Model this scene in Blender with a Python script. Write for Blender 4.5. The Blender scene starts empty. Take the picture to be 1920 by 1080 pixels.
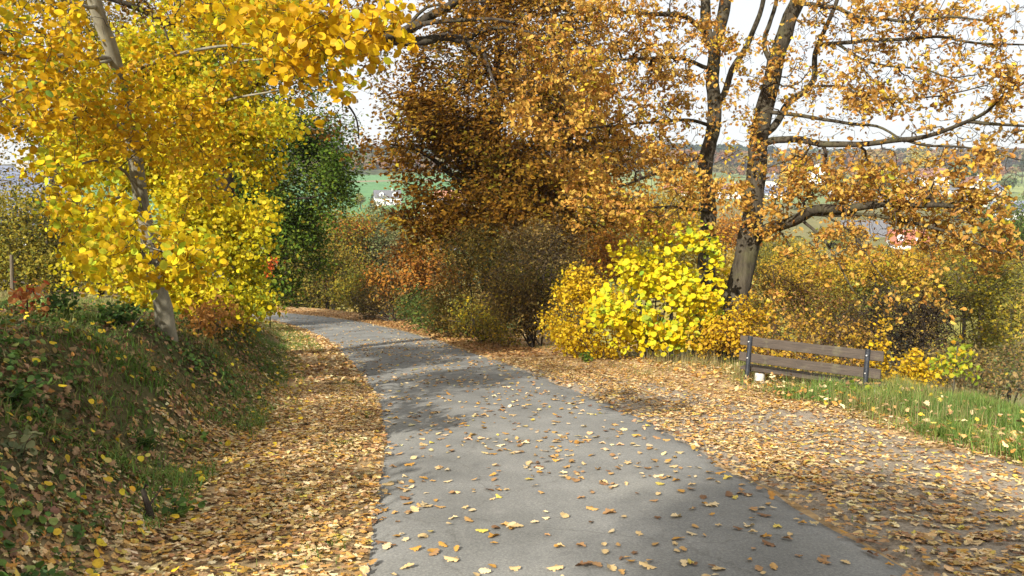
import bpy, math, random
import numpy as np
from mathutils import Matrix, Vector

random.seed(7)
RNG = np.random.default_rng(11)
scene = bpy.context.scene
COL = scene.collection

# ------------------------------------------------------------------ camera
EYE = 1.6
FPX = 1480.0                                   # focal length in photo pixels (1920 wide)
TILT = math.atan(110.0 / FPX)                  # camera tilted down
cam_data = bpy.data.cameras.new('camera')
cam_data.sensor_width = 36.0
cam_data.lens = 36.0 * FPX / 1920.0
cam_data.clip_start = 0.05
cam_data.clip_end = 6000.0
cam = bpy.data.objects.new('camera', cam_data)
COL.objects.link(cam)
cam.location = (0, 0, EYE)
cam.rotation_euler = (math.pi / 2 - TILT, 0, 0)
scene.camera = cam

# ------------------------------------------------------------------ sky, sun, exposure
SUN_TO = Vector((-0.50, -0.87, 0.0)).normalized()
SUN_EL = math.radians(31)
world = bpy.data.worlds.new('World')
scene.world = world
world.use_nodes = True
wn = world.node_tree.nodes
wl = world.node_tree.links
wn.clear()
w_out = wn.new('ShaderNodeOutputWorld')
w_bg = wn.new('ShaderNodeBackground')
w_sky = wn.new('ShaderNodeTexSky')
w_sky.sky_type = 'NISHITA'
w_sky.sun_disc = False
w_sky.sun_elevation = SUN_EL
w_sky.sun_rotation = math.atan2(SUN_TO.x, SUN_TO.y)
w_sky.air_density = 1.0
w_sky.dust_density = 3.0
w_sky.ozone_density = 1.0
w_mix = wn.new('ShaderNodeMix')                 # thin bright veil of high cloud over the whole sky
w_mix.data_type = 'RGBA'
w_mix.inputs[0].default_value = 0.7
w_mix.inputs[7].default_value = (8.6, 8.5, 8.2, 1)
wl.new(w_sky.outputs[0], w_mix.inputs[6])
wl.new(w_mix.outputs[2], w_bg.inputs[0])
w_bg.inputs[1].default_value = 0.085
wl.new(w_bg.outputs[0], w_out.inputs[0])

sun_data = bpy.data.lights.new('sun', 'SUN')
sun_data.energy = 5.0
sun_data.angle = math.radians(0.6)
sun_data.color = (1.0, 0.945, 0.85)
sun = bpy.data.objects.new('sun', sun_data)
COL.objects.link(sun)
_to = Vector((SUN_TO.x * math.cos(SUN_EL), SUN_TO.y * math.cos(SUN_EL), math.sin(SUN_EL)))
sun.rotation_euler = (-_to).to_track_quat('-Z', 'Y').to_euler()
sun.location = (-20, -35, 40)

vs = scene.view_settings
vs.view_transform = 'Standard'
vs.look = 'None'
vs.exposure = 0.85
vs.gamma = 1.0
vs.use_curve_mapping = False
scene.render.engine = 'CYCLES'
cy = scene.cycles
cy.max_bounces = 7
cy.diffuse_bounces = 3
cy.glossy_bounces = 2
cy.transmission_bounces = 4
cy.transparent_max_bounces = 6
cy.volume_bounces = 0
cy.use_denoising = True
try:
    cy.denoiser = 'OPENIMAGEDENOISE'
    cy.denoising_input_passes = 'RGB_ALBEDO_NORMAL'
except Exception:
    pass
cy.sample_clamp_indirect = 6.0
cy.use_adaptive_sampling = True
cy.adaptive_threshold = 0.01

# ------------------------------------------------------------------ helpers
CT, ST = math.cos(TILT), math.sin(TILT)
def P(px, py, d):
    """world point at forward distance d that lies on photo pixel (px, py)"""
    u = (px - 960.0) / FPX
    v = (540.0 - py) / FPX
    k = d / (CT + v * ST)
    return np.array((u * k, d, EYE + (v * CT - ST) * k))

def project(p):
    p = np.asarray(p)
    y = p[..., 1]; z = p[..., 2] - EYE
    f = y * CT - z * ST
    up = z * CT + y * ST
    f = np.where(f < 0.05, 0.05, f)
    return 960 + FPX * p[..., 0] / f, 540 - FPX * up / f, f

def sstep(a, b, x):
    t = np.clip((x - a) / (b - a), 0, 1)
    return t * t * (3 - 2 * t)

def wob(x, y, k=1.0, s=0.0):
    return (np.sin(x * 1.7 * k + 1.3 + s) * np.cos(y * 1.3 * k + 0.7 + s) + 0.5 * np.sin(x * 3.9 * k - y * 2.7 * k + 2.1 + s)
            + 0.3 * np.sin(x * 7.3 * k + y * 6.1 * k + 0.4 + s)) / 1.8

def wob3(p, k, s=0.0):
    x, y, z = p[:, 0] * k, p[:, 1] * k, p[:, 2] * k
    return (np.sin(x * 1.9 + s) * np.sin(y * 2.3 + 1.1 + s) * 1.0 + np.sin(z * 2.1 + x * 0.9 + 2.0 + s) * 0.8
            + 0.5 * np.sin(x * 4.1 - z * 3.7 + y * 3.3 + s)) / 2.0

def catmull(pts, step):
    pts = np.asarray(pts, float)
    n = len(pts)
    ext = np.vstack([2 * pts[0] - pts[1], pts, 2 * pts[-1] - pts[-2]])
    out = []
    for i in range(n - 1):
        p0, p1, p2, p3 = ext[i:i + 4]
        k = max(1, int(math.ceil(np.linalg.norm(p2[:3] - p1[:3]) / step)))
        for t in np.arange(k) / k:
            out.append(0.5 * (2 * p1 + (p2 - p0) * t + (2 * p0 - 5 * p1 + 4 * p2 - p3) * t * t + (3 * p1 - p0 - 3 * p2 + p3) * t ** 3))
    out.append(pts[-1])
    return np.array(out)

def nrm(a):
    return a / np.maximum(np.linalg.norm(a, axis=-1, keepdims=True), 1e-9)

def link(o, parent=None):
    COL.objects.link(o)
    if parent is not None:
        o.parent = parent
    return o

def tag(o, label=None, cat=None, group=None, kind=None):
    if label: o['label'] = label
    if cat: o['category'] = cat
    if group: o['group'] = group
    if kind: o['kind'] = kind
    return o

def empty(name, loc, label=None, cat=None, group=None):
    o = bpy.data.objects.new(name, None)
    o.empty_display_size = 0.2
    COL.objects.link(o)
    o.location = loc
    return tag(o, label, cat, group)

def mesh_from(name, V, polys, cols=None, smooth=False):
    """V (n,3); polys: list of (m,k) index arrays; cols (n,3) point colours"""
    me = bpy.data.meshes.new(name)
    V = np.asarray(V, np.float32)
    polys = [np.asarray(p, np.int32) for p in polys if len(p)]
    me.vertices.add(len(V))
    me.vertices.foreach_set('co', V.ravel())
    loops = np.concatenate([p.ravel() for p in polys])
    tot = np.concatenate([np.full(len(p), p.shape[1], np.int32) for p in polys])
    st = np.concatenate([[0], np.cumsum(tot)[:-1]]).astype(np.int32)
    me.loops.add(len(loops))
    me.loops.foreach_set('vertex_index', loops)
    me.polygons.add(len(tot))
    me.polygons.foreach_set('loop_start', st)
    if smooth:
        me.polygons.foreach_set('use_smooth', np.ones(len(tot), bool))
    if cols is not None:
        a = me.color_attributes.new('Col', 'FLOAT_COLOR', 'POINT')
        c = np.ones((len(V), 4), np.float32)
        c[:, :3] = cols
        a.data.foreach_set('color', c.ravel())
    me.update(calc_edges=True)
    return me

def obj(name, me, mat=None, parent=None, loc=(0, 0, 0)):
    o = bpy.data.objects.new(name, me)
    if mat is not None and not me.materials:
        me.materials.append(mat)
    o.location = loc
    return link(o, parent)

class MB:
    """collects boxes, prisms and tubes into one mesh"""
    def __init__(s): s.v = []; s.f = []; s.n = 0
    def add(s, V, F):
        V = np.asarray(V, float)
        s.v.append(V); s.f += [[i + s.n for i in f] for f in F]; s.n += len(V)
        return s
    def box(s, c, size, rot=None, bev=0.0):
        hx, hy, hz = [q / 2 for q in size]
        if bev > 0:
            b = min(bev, hx * .8, hy * .8, hz * .8)
            V = []; 
            for sx in (-1, 1):
                for sy in (-1, 1):
                    for sz in (-1, 1):
                        V += [(sx * hx, sy * (hy - b), sz * (hz - b)), (sx * (hx - b), sy * hy, sz * (hz - b)), (sx * (hx - b), sy * (hy - b), sz * hz)]
            V = np.array(V)
            def ix(sx, sy, sz, k): return (((sx > 0) * 2 + (sy > 0)) * 2 + (sz > 0)) * 3 + k
            F = []
            for sg in (-1, 1):
                F.append([ix(sg, a, b2, 0) for a, b2 in ((-1, -1), (1, -1), (1, 1), (-1, 1))])
                F.append([ix(a, sg, b2, 1) for a, b2 in ((-1, -1), (1, -1), (1, 1), (-1, 1))])
                F.append([ix(a, b2, sg, 2) for a, b2 in ((-1, -1), (1, -1), (1, 1), (-1, 1))])
            for a in (-1, 1):
                for b2 in (-1, 1):
                    F.append([ix(a, b2, -1, 0), ix(a, b2, 1, 0), ix(a, b2, 1, 1), ix(a, b2, -1, 1)])
                    F.append([ix(a, -1, b2, 0), ix(a, 1, b2, 0), ix(a, 1, b2, 2), ix(a, -1, b2, 2)])
                    F.append([ix(-1, a, b2, 1), ix(1, a, b2, 1), ix(1, a, b2, 2), ix(-1, a, b2, 2)])
                    for c2 in (-1, 1):
                        F.append([ix(a, b2, c2, 0), ix(a, b2, c2, 1), ix(a, b2, c2, 2)])
        else:
            V = np.array([(sx * hx, sy * hy, sz * hz) for sx in (-1, 1) for sy in (-1, 1) for sz in (-1, 1)])
            F = [[0, 1, 3, 2], [4, 6, 7, 5], [0, 4, 5, 1], [2, 3, 7, 6], [0, 2, 6, 4], [1, 5, 7, 3]]
        if rot is not None:
            V = V @ np.array(rot).T
        return s.add(V + np.array(c), F)
    def tube(s, pts, rad, n=8, cap=True):
        pts = np.asarray(pts, float); m = len(pts)
        rad = np.broadcast_to(np.asarray(rad, float), (m,))
        d = np.gradient(pts, axis=0); d = nrm(d)
        ref = np.where(np.abs(d[:, 2:3]) > 0.9, np.array([[1., 0, 0]]), np.array([[0, 0, 1.]]))
        a = nrm(np.cross(d, ref)); b = np.cross(d, a)
        ang = np.arange(n) * 2 * math.pi / n
        V = (pts[:, None] + rad[:, None, None] * (np.cos(ang)[None, :, None] * a[:, None] + np.sin(ang)[None, :, None] * b[:, None])).reshape(-1, 3)
        F = []
        for i in range(m - 1):
            for j in range(n):
                k = (j + 1) % n
                F.append([i * n + j, i * n + k, (i + 1) * n + k, (i + 1) * n + j])
        if cap:
            F.append(list(range(n))[::-1]); F.append([(m - 1) * n + j for j in range(n)])
        return s.add(V, F)
    def mesh(s, name, smooth=False):
        me = bpy.data.meshes.new(name)
        me.from_pydata(np.concatenate(s.v).tolist(), [], s.f)
        if smooth:
            me.polygons.foreach_set('use_smooth', np.ones(len(me.polygons), bool))
        me.update()
        return me
    def build(s, name, mat, parent=None, loc=(0, 0, 0), smooth=False):
        return obj(name, s.mesh(name, smooth), mat, parent, loc)

# ------------------------------------------------------------------ materials
def new_mat(name):
    m = bpy.data.materials.new(name); m.use_nodes = True
    nt = m.node_tree
    return m, nt, nt.nodes['Principled BSDF'], nt.nodes['Material Output']

def ramp(nt, stops):
    r = nt.nodes.new('ShaderNodeValToRGB')
    e = r.color_ramp.elements
    while len(e) < len(stops): e.new(0.5)
    for i, (p, c) in enumerate(stops):
        e[i].position = p; e[i].color = (*c, 1)
    return r

def noise(nt, scale, detail=4, rough=0.6, coord=None, out='Object'):
    n = nt.nodes.new('ShaderNodeTexNoise')
    n.inputs['Scale'].default_value = scale
    n.inputs['Detail'].default_value = detail
    n.inputs['Roughness'].default_value = rough
    if coord is not None: nt.links.new(coord, n.inputs['Vector'])
    return n

def tcoord(nt, kind='Object'):
    return nt.nodes.new('ShaderNodeTexCoord').outputs[kind]

def mul(nt, a, b, fac=1.0):
    m = nt.nodes.new('ShaderNodeMix'); m.data_type = 'RGBA'; m.blend_type = 'MULTIPLY'
    m.inputs[0].default_value = fac
    nt.links.new(a, m.inputs[6]); nt.links.new(b, m.inputs[7])
    return m.outputs[2]

def leaf_mat(name, trans=0.4, gloss=0.3, rough=0.5, veins=True):
    m, nt, b, out = new_mat(name)
    at = nt.nodes.new('ShaderNodeAttribute'); at.attribute_name = 'Col'
    n = noise(nt, 45, 3, 0.6, tcoord(nt))
    r = ramp(nt, [(0.3, (0.78, 0.74, 0.66)), (0.7, (1.12, 1.12, 1.12))])
    nt.links.new(n.outputs['Fac'], r.inputs[0])
    c = mul(nt, at.outputs['Color'], r.outputs[0])
    nt.links.new(c, b.inputs['Base Color'])
    b.inputs['Roughness'].default_value = rough
    b.inputs['Specular IOR Level'].default_value = gloss
    t = nt.nodes.new('ShaderNodeBsdfTranslucent')
    nt.links.new(c, t.inputs['Color'])
    mx = nt.nodes.new('ShaderNodeMixShader'); mx.inputs[0].default_value = trans
    nt.links.new(b.outputs[0], mx.inputs[1]); nt.links.new(t.outputs[0], mx.inputs[2])
    nt.links.new(mx.outputs[0], out.inputs['Surface'])
    return m

def plain_mat(name, col, var=0.25, scale=6.0, rough=0.8, spec=0.3, bump=0.0, stretch=None, bscale=None):
    m, nt, b, out = new_mat(name)
    tc = tcoord(nt)
    if stretch:
        mp = nt.nodes.new('ShaderNodeMapping'); mp.inputs['Scale'].default_value = stretch
        nt.links.new(tc, mp.inputs[0]); tc = mp.outputs[0]
    n = noise(nt, scale, 5, 0.65, tc)
    lo = tuple(q * (1 - var) for q in col); hi = tuple(min(1, q * (1 + var)) for q in col)
    r = ramp(nt, [(0.3, lo), (0.7, hi)])
    nt.links.new(n.outputs['Fac'], r.inputs[0]); nt.links.new(r.outputs[0], b.inputs['Base Color'])
    b.inputs['Roughness'].default_value = rough
    b.inputs['Specular IOR Level'].default_value = spec
    if bump:
        n2 = noise(nt, bscale or scale * 3, 4, 0.6, tc)
        bp = nt.nodes.new('ShaderNodeBump'); bp.inputs['Strength'].default_value = bump; bp.inputs['Distance'].default_value = 0.02
        nt.links.new(n2.outputs['Fac'], bp.inputs['Height']); nt.links.new(bp.outputs[0], b.inputs['Normal'])
    return m

def bark_mat(name, dark, light, moss, mossamt=0.3, scale=9.0, stretch=(1, 1, 0.22), bump=0.7):
    m, nt, b, out = new_mat(name)
    mp = nt.nodes.new('ShaderNodeMapping'); mp.inputs['Scale'].default_value = stretch
    nt.links.new(tcoord(nt), mp.inputs[0])
    n = noise(nt, scale, 6, 0.7, mp.outputs[0])
    r = ramp(nt, [(0.32, dark), (0.68, light)])
    nt.links.new(n.outputs['Fac'], r.inputs[0])
    n3 = noise(nt, 2.2, 4, 0.6, tcoord(nt))
    r3 = ramp(nt, [(0.5, (0, 0, 0)), (0.66, (mossamt,) * 3)])
    nt.links.new(n3.outputs['Fac'], r3.inputs[0])
    mx = nt.nodes.new('ShaderNodeMix'); mx.data_type = 'RGBA'
    nt.links.new(r3.outputs[0], mx.inputs[0]); nt.links.new(r.outputs[0], mx.inputs[6]); mx.inputs[7].default_value = (*moss, 1)
    nt.links.new(mx.outputs[2], b.inputs['Base Color'])
    b.inputs['Roughness'].default_value = 0.9
    b.inputs['Specular IOR Level'].default_value = 0.15
    bp = nt.nodes.new('ShaderNodeBump'); bp.inputs['Strength'].default_value = bump; bp.inputs['Distance'].default_value = 0.03
    nt.links.new(n.outputs['Fac'], bp.inputs['Height']); nt.links.new(bp.outputs[0], b.inputs['Normal'])
    return m

M = {}
M['leaf'] = leaf_mat('living_leaf', 0.42, 0.2, 0.55)
M['leaf_far'] = leaf_mat('distant_leaf', 0.3, 0.05, 0.8)
M['dry'] = leaf_mat('fallen_leaf', 0.12, 0.25, 0.6)
M['grass'] = leaf_mat('grass_blade', 0.3, 0.25, 0.5)
M['bark_oak'] = bark_mat('oak_bark', (0.02, 0.016, 0.011), (0.092, 0.077, 0.053), (0.10, 0.10, 0.04), 0.35)
M['bark_dark'] = bark_mat('dark_bark', (0.018, 0.014, 0.011), (0.075, 0.06, 0.045), (0.06, 0.065, 0.03), 0.3)
M['bark_aspen'] = bark_mat('aspen_bark', (0.11, 0.10, 0.07), (0.30, 0.275, 0.205), (0.08, 0.075, 0.045), 0.6, 5.0, (1, 1, 0.6), 0.3)
M['twig'] = plain_mat('twig_bark', (0.055, 0.042, 0.03), 0.4, 8, 0.9, 0.1)
M['twig_red'] = plain_mat('reddish_twig_bark', (0.10, 0.06, 0.045), 0.4, 8, 0.9, 0.1)
M['twig_grey'] = plain_mat('grey_twig_bark', (0.10, 0.088, 0.066), 0.4, 8, 0.9, 0.1)
M['steel'] = plain_mat('painted_steel', (0.022, 0.025, 0.032), 0.6, 14, 0.55, 0.4, 0.2)
M['concrete'] = plain_mat('rough_concrete', (0.55, 0.53, 0.48), 0.3, 24, 0.95, 0.1, 0.6)
M['post'] = plain_mat('grey_fence_wood', (0.13, 0.105, 0.075), 0.4, 6, 0.9, 0.1, 0.4, (6, 6, 0.6))

def plank_mat():
    m, nt, b, out = new_mat('weathered_plank')
    mp = nt.nodes.new('ShaderNodeMapping'); mp.inputs['Scale'].default_value = (0.8, 14, 14)
    nt.links.new(tcoord(nt), mp.inputs[0])
    n = noise(nt, 3.0, 6, 0.7, mp.outputs[0])
    r = ramp(nt, [(0.3, (0.032, 0.024, 0.018)), (0.72, (0.098, 0.074, 0.054))])
    nt.links.new(n.outputs['Fac'], r.inputs[0])
    n3 = noise(nt, 3.5, 4, 0.65, tcoord(nt))
    r3 = ramp(nt, [(0.56, (0, 0, 0)), (0.72, (0.55,) * 3)])
    nt.links.new(n3.outputs['Fac'], r3.inputs[0])
    mx = nt.nodes.new('ShaderNodeMix'); mx.data_type = 'RGBA'
    nt.links.new(r3.outputs[0], mx.inputs[0]); nt.links.new(r.outputs[0], mx.inputs[6]); mx.inputs[7].default_value = (0.14, 0.13, 0.07, 1)
    nt.links.new(mx.outputs[2], b.inputs['Base Color'])
    b.inputs['Roughness'].default_value = 0.85
    bp = nt.nodes.new('ShaderNodeBump'); bp.inputs['Strength'].default_value = 0.5; bp.inputs['Distance'].default_value = 0.01
    nt.links.new(n.outputs['Fac'], bp.inputs['Height']); nt.links.new(bp.outputs[0], b.inputs['Normal'])
    return m
M['plank'] = plank_mat()

def asphalt_mat():
    m, nt, b, out = new_mat('weathered_asphalt')
    tc = tcoord(nt)
    n1 = noise(nt, 1.1, 5, 0.6, tc)            # broad worn patches
    r1 = ramp(nt, [(0.34, (0.165, 0.164, 0.152)), (0.66, (0.235, 0.232, 0.216))])
    nt.links.new(n1.outputs['Fac'], r1.inputs[0])
    n2 = noise(nt, 62, 5, 0.9, tc)            # aggregate
    r2 = ramp(nt, [(0.33, (0.6, 0.6, 0.6)), (0.52, (1, 1, 1)), (0.68, (1.6, 1.57, 1.48))])
    nt.links.new(n2.outputs['Fac'], r2.inputs[0])
    c = mul(nt, r1.outputs[0], r2.outputs[0])
    # pale dusty scuffs
    mp = nt.nodes.new('ShaderNodeMapping'); mp.inputs['Scale'].default_value = (1.0, 0.45, 1)
    nt.links.new(tc, mp.inputs[0])
    n4 = noise(nt, 5.5, 6, 0.75, mp.outputs[0])
    r4 = ramp(nt, [(0.57, (0, 0, 0)), (0.75, (0.45,) * 3)])
    nt.links.new(n4.outputs['Fac'], r4.inputs[0])
    mx = nt.nodes.new('ShaderNodeMix'); mx.data_type = 'RGBA'
    nt.links.new(r4.outputs[0], mx.inputs[0]); nt.links.new(c, mx.inputs[6]); mx.inputs[7].default_value = (0.3, 0.285, 0.26, 1)
    # fine cracks
    vo = nt.nodes.new('ShaderNodeTexVoronoi'); vo.feature = 'DISTANCE_TO_EDGE'; vo.inputs['Scale'].default_value = 0.55
    nw = noise(nt, 2.5, 4, 0.6, tc)
    ad = nt.nodes.new('ShaderNodeMix'); ad.data_type = 'RGBA'; ad.blend_type = 'ADD'; ad.inputs[0].default_value = 0.35
    nt.links.new(tc, ad.inputs[6]); nt.links.new(nw.outputs['Color'], ad.inputs[7])
    nt.links.new(ad.outputs[2], vo.inputs['Vector'])
    rc = ramp(nt, [(0.0, (0.5, 0.48, 0.45)), (0.006, (1, 1, 1))])
    nt.links.new(vo.outputs['Distance'], rc.inputs[0])
    c3 = mul(nt, mx.outputs[2], rc.outputs[0], 0.4)
    n7 = noise(nt, 0.45, 5, 0.6, tc)           # old stains and worn tracks
    r7 = ramp(nt, [(0.36, (0.80, 0.80, 0.80)), (0.52, (1, 1, 1)), (0.66, (1.1, 1.09, 1.06))])
    nt.links.new(n7.outputs['Fac'], r7.inputs[0])
    c3 = mul(nt, c3, r7.outputs[0])
    nt.links.new(c3, b.inputs['Base Color'])
    b.inputs['Roughness'].default_value = 0.85
    b.inputs['Specular IOR Level'].default_value = 0.25
    bp = nt.nodes.new('ShaderNodeBump'); bp.inputs['Strength'].default_value = 0.45; bp.inputs['Distance'].default_value = 0.006
    nt.links.new(n2.outputs['Fac'], bp.inputs['Height']); nt.links.new(bp.outputs[0], b.inputs['Normal'])
    return m
M['asphalt'] = asphalt_mat()

def ground_mat():
    m, nt, b, out = new_mat('soil_and_turf')
    at = nt.nodes.new('ShaderNodeAttribute'); at.attribute_name = 'Col'
    tc = tcoord(nt)
    n = noise(nt, 7, 7, 0.75, tc)
    r = ramp(nt, [(0.28, (0.45, 0.42, 0.38)), (0.5, (0.95, 0.95, 0.95)), (0.75, (1.5, 1.4, 1.25))])
    nt.links.new(n.outputs['Fac'], r.inputs[0])
    n2 = noise(nt, 0.09, 5, 0.6, tc)
    r2 = ramp(nt, [(0.35, (0.8, 0.85, 0.85)), (0.65, (1.15, 1.1, 1.05))])
    nt.links.new(n2.outputs['Fac'], r2.inputs[0])
    c = mul(nt, mul(nt, at.outputs['Color'], r.outputs[0]), r2.outputs[0])
    nt.links.new(c, b.inputs['Base Color'])
    b.inputs['Roughness'].default_value = 0.95
    b.inputs['Specular IOR Level'].default_value = 0.1
    bp = nt.nodes.new('ShaderNodeBump'); bp.inputs['Strength'].default_value = 0.7; bp.inputs['Distance'].default_value = 0.04
    nt.links.new(n.outputs['Fac'], bp.inputs['Height']); nt.links.new(bp.outputs[0], b.inputs['Normal'])
    return m
M['ground'] = ground_mat()
M['gravel'] = plain_mat('trodden_gravel', (0.30, 0.25, 0.19), 0.45, 38, 0.95, 0.1, 0.8, None, 120)

# ------------------------------------------------------------------ road line and terrain
HW = 1.62
ROAD_PTS = [(1.7, -30), (1.35, -16), (1.0, -6), (0.80, 0), (0.66, 4.4), (0.33, 7), (0.02, 9.1), (-0.78, 12.8), (-2.3, 18.2), (-4.7, 26.0),
            (-8.1, 34.5), (-11.6, 41), (-16, 45.4), (-22, 48), (-30, 49.6), (-45, 51), (-75, 52)]
RL = catmull(np.array([(x, y, 0) for x, y in ROAD_PTS], float), 0.25)[:, :2]
RT = nrm(np.gradient(RL, axis=0))
RN = np.stack([-RT[:, 1], RT[:, 0]], 1)                 # to the left
def road_z(y):
    return np.interp(y, [-40, 0, 30, 42, 46, 60], [2.96, 0.0, -2.22, -3.08, -3.25, -3.3])
RZ = road_z(RL[:, 1])

def road_query(x, y):
    x = np.asarray(x, float).ravel(); y = np.asarray(y, float).ravel()
    lat = np.empty(len(x)); zr = np.empty(len(x)); idx = np.empty(len(x), int)
    for a in range(0, len(x), 20000):
        xs, ys = x[a:a + 20000], y[a:a + 20000]
        d2 = (xs[:, None] - RL[None, ::8, 0]) ** 2 + (ys[:, None] - RL[None, ::8, 1]) ** 2
        near = (d2.argmin(1) * 8)[:, None] + np.arange(-8, 9)[None]
        near = near.clip(0, len(RL) - 1)
        d2 = (xs[:, None] - RL[near, 0]) ** 2 + (ys[:, None] - RL[near, 1]) ** 2
        j = d2.argmin(1)
        i = near[np.arange(len(xs)), j]
        dm = d2[np.arange(len(xs)), j]
        dx, dy = xs - RL[i, 0], ys - RL[i, 1]
        s = dx * RN[i, 0] + dy * RN[i, 1]
        r = np.sqrt(dm)
        lat[a:a + 20000] = np.where(s >= 0, r, -r)
        along = dx * RT[i, 0] + dy * RT[i, 1]
        zr[a:a + 20000] = np.interp(RL[i, 1] + np.clip(along, -0.3, 0.3) * RT[i, 1], [-40, 0, 30, 42, 46, 60], [2.96, 0.0, -2.22, -3.08, -3.25, -3.3])
        idx[a:a + 20000] = i
    return lat, zr, idx

def valley(x, y):
    r = np.maximum(y + 0.05 * np.abs(x), 0)
    z = np.interp(r, [0, 60, 110, 180, 250, 285, 300, 330, 360, 400, 430, 470, 520, 550, 800, 1100, 1350, 1700], [-8, -14, -22, -20, -14, -8.5, -4.5, 4, 8, 12.5, 16.5, 23, 30, 33.5, 58, 86, 96, 90])
    return z + 2.5 * np.sin(x * 0.011 + 1) * sstep(100, 400, r) + 14 * np.sin(x * 0.0021 + 0.6 + y * 0.001) * sstep(600, 1200, r)

def path_width(y):
    return np.interp(y, [-8, 4, 9, 12.5, 15.0], [3.4, 3.2, 2.5, 1.3, 0.0])

def surf(x, y):
    sh = np.shape(x)
    x = np.asarray(x, float).ravel(); y = np.asarray(y, float).ravel()
    lat, zr, i = road_query(x, y)
    a = np.abs(lat) - HW
    ap = np.maximum(a, 0)
    bump = sstep(0.1, 1.0, a) * (0.035 * wob(x, y, 1.5) + 0.07 * sstep(1.2, 2.4, a) * wob(x, y, 0.8, 2.0) + 0.03 * sstep(1.2, 2, a) * wob(x, y, 2.6, 4.0))
    yr = RL[i, 1]
    bh = np.interp(yr, [-10, 4, 12, 22, 34, 46], [1.1, 1.1, 1.15, 1.1, 0.6, 0.4])
    zl = zr + 0.045 * np.minimum(ap, 2) + bh * sstep(1.15, 2.85, ap + 0.25 * wob(x, y, 0.6)) + 0.085 * np.clip(ap - 3, 0, 60)
    a0 = np.interp(yr, [0, 12, 18, 40], [4.6, 4.3, 3.2, 2.8])
    u = np.maximum(ap - a0, 0)
    zrt = zr - 0.025 * np.minimum(ap, a0) - 0.30 * (u * u / (u + 1.2))
    zv = valley(x, y)
    wr = sstep(25, 80, ap); wl_ = sstep(90, 220, ap)
    zrt = zrt * (1 - wr) + zv * wr
    zl = zl * (1 - wl_) + np.maximum(zv, zr - 4) * wl_
    z = np.where(a <= 0, zr, np.where(lat > 0, zl, zrt)) + bump
    return z.reshape(sh)

def surf_frame(x, y):
    e = 0.12
    z = surf(x, y)
    n = np.stack([-(surf(x + e, y) - z) / e, -(surf(x, y + e) - z) / e, np.ones_like(z)], -1)
    return z, nrm(n)

def grade(lims):
    """1-D list of grid lines from (start, end, step) runs"""
    out = []
    for a, b, s in lims:
        n = max(1, int(round((b - a) / s)))
        out += list(a + (b - a) * np.arange(n) / n)
    out.append(lims[-1][1])
    return np.array(out)

gx = grade([(-1600, -400, 80), (-400, -100, 20), (-100, -40, 5), (-40, -14, 0.9), (-14, -7, 0.3), (-7, 7, 0.16), (7, 12, 0.35), (12, 30, 0.9), (30, 100, 4), (100, 500, 16), (500, 1700, 60)])
gy = grade([(-45, -12, 2.5), (-12, 0, 0.5), (0, 16, 0.17), (16, 32, 0.35), (32, 60, 0.7), (60, 140, 3.5), (140, 700, 14), (700, 1500, 30), (1500, 1620, 60)])
GX, GY = np.meshgrid(gx, gy)
GZ = surf(GX, GY)
lat, zr_, idx_ = road_query(GX, GY)
lat = lat.reshape(GX.shape); a_ = np.abs(lat) - HW
GZ -= 0.05 * (1 - sstep(-0.30, -0.02, a_))
onpath = (lat < 0) * sstep(-0.3, 0.0, a_) * (1 - sstep(-0.25, 0.15, a_ - path_width(GY)))
GZ -= 0.035 * onpath
# colour of the ground itself by what grows there
soil = np.array((0.10, 0.09, 0.042)); litter = np.array((0.42, 0.29, 0.155)); turf = np.array((0.13, 0.135, 0.045)); rough = np.array((0.15, 0.13, 0.055))
gc = np.empty(GX.shape + (3,))
w_t = sstep(3.2, 5.0, a_)[..., None]
left_c = (litter * (1 - sstep(1.2, 1.8, a_)[..., None]) + soil * sstep(1.2, 1.8, a_)[..., None]) * (1 - w_t) + turf * w_t
right_c = litter * (1 - sstep(2.5, 4.0, a_)[..., None]) + rough * sstep(2.5, 4.0, a_)[..., None]
gc[:] = np.where((lat > 0)[..., None], left_c, right_c)
far_w = sstep(45, 75, a_)[..., None]
lawn = np.array((0.10, 0.15, 0.045)); fieldA = np.array((0.10, 0.22, 0.085)); fieldB = np.array((0.25, 0.30, 0.12)); fieldC = np.array((0.24, 0.19, 0.12))
fr = GY + 40 * np.sin(GX * 0.006)
fcol = np.where(((fr < 330))[..., None], lawn, np.where((fr < 545)[..., None], fieldA, np.where((fr < 575)[..., None], fieldC, np.where((fr < 690)[..., None], fieldA * 1.05, np.where((fr < 760)[..., None], fieldB, np.array((0.10, 0.09, 0.05)))))))
fcol = np.where((GX > 10)[..., None] & (fr < 760)[..., None], np.where((fr < 430)[..., None], np.array((0.16, 0.15, 0.065)), np.where((np.sin(fr * 0.05) > 0.3)[..., None], fieldB * 0.95, np.array((0.17, 0.22, 0.09)))), fcol)
gc = gc * (1 - far_w) + fcol * far_w
ny, nx = GX.shape
ii = (np.arange(ny - 1)[:, None] * nx + np.arange(nx - 1)[None, :]).ravel()
gq = np.stack([ii, ii + 1, ii + nx + 1, ii + nx], 1)
ground = obj('ground', mesh_from('ground', np.stack([GX, GY, GZ], -1).reshape(-1, 3), [gq], gc.reshape(-1, 3), True), M['ground'])
tag(ground, 'brown soil, turf and distant green fields of the hillside', 'ground', kind='structure')

def strip(name, i0, i1, offs, mat, zoff=0.0, edge=None, colr=None):
    k = np.arange(i0, i1)
    V = []
    for j, o in enumerate(offs):
        of = o(k) if callable(o) else np.full(len(k), float(o))
        x = RL[k, 0] + RN[k, 0] * of; y = RL[k, 1] + RN[k, 1] * of
        V.append((x, y))
    X = np.array([v[0] for v in V]); Y = np.array([v[1] for v in V])
    return X, Y, k

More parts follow.
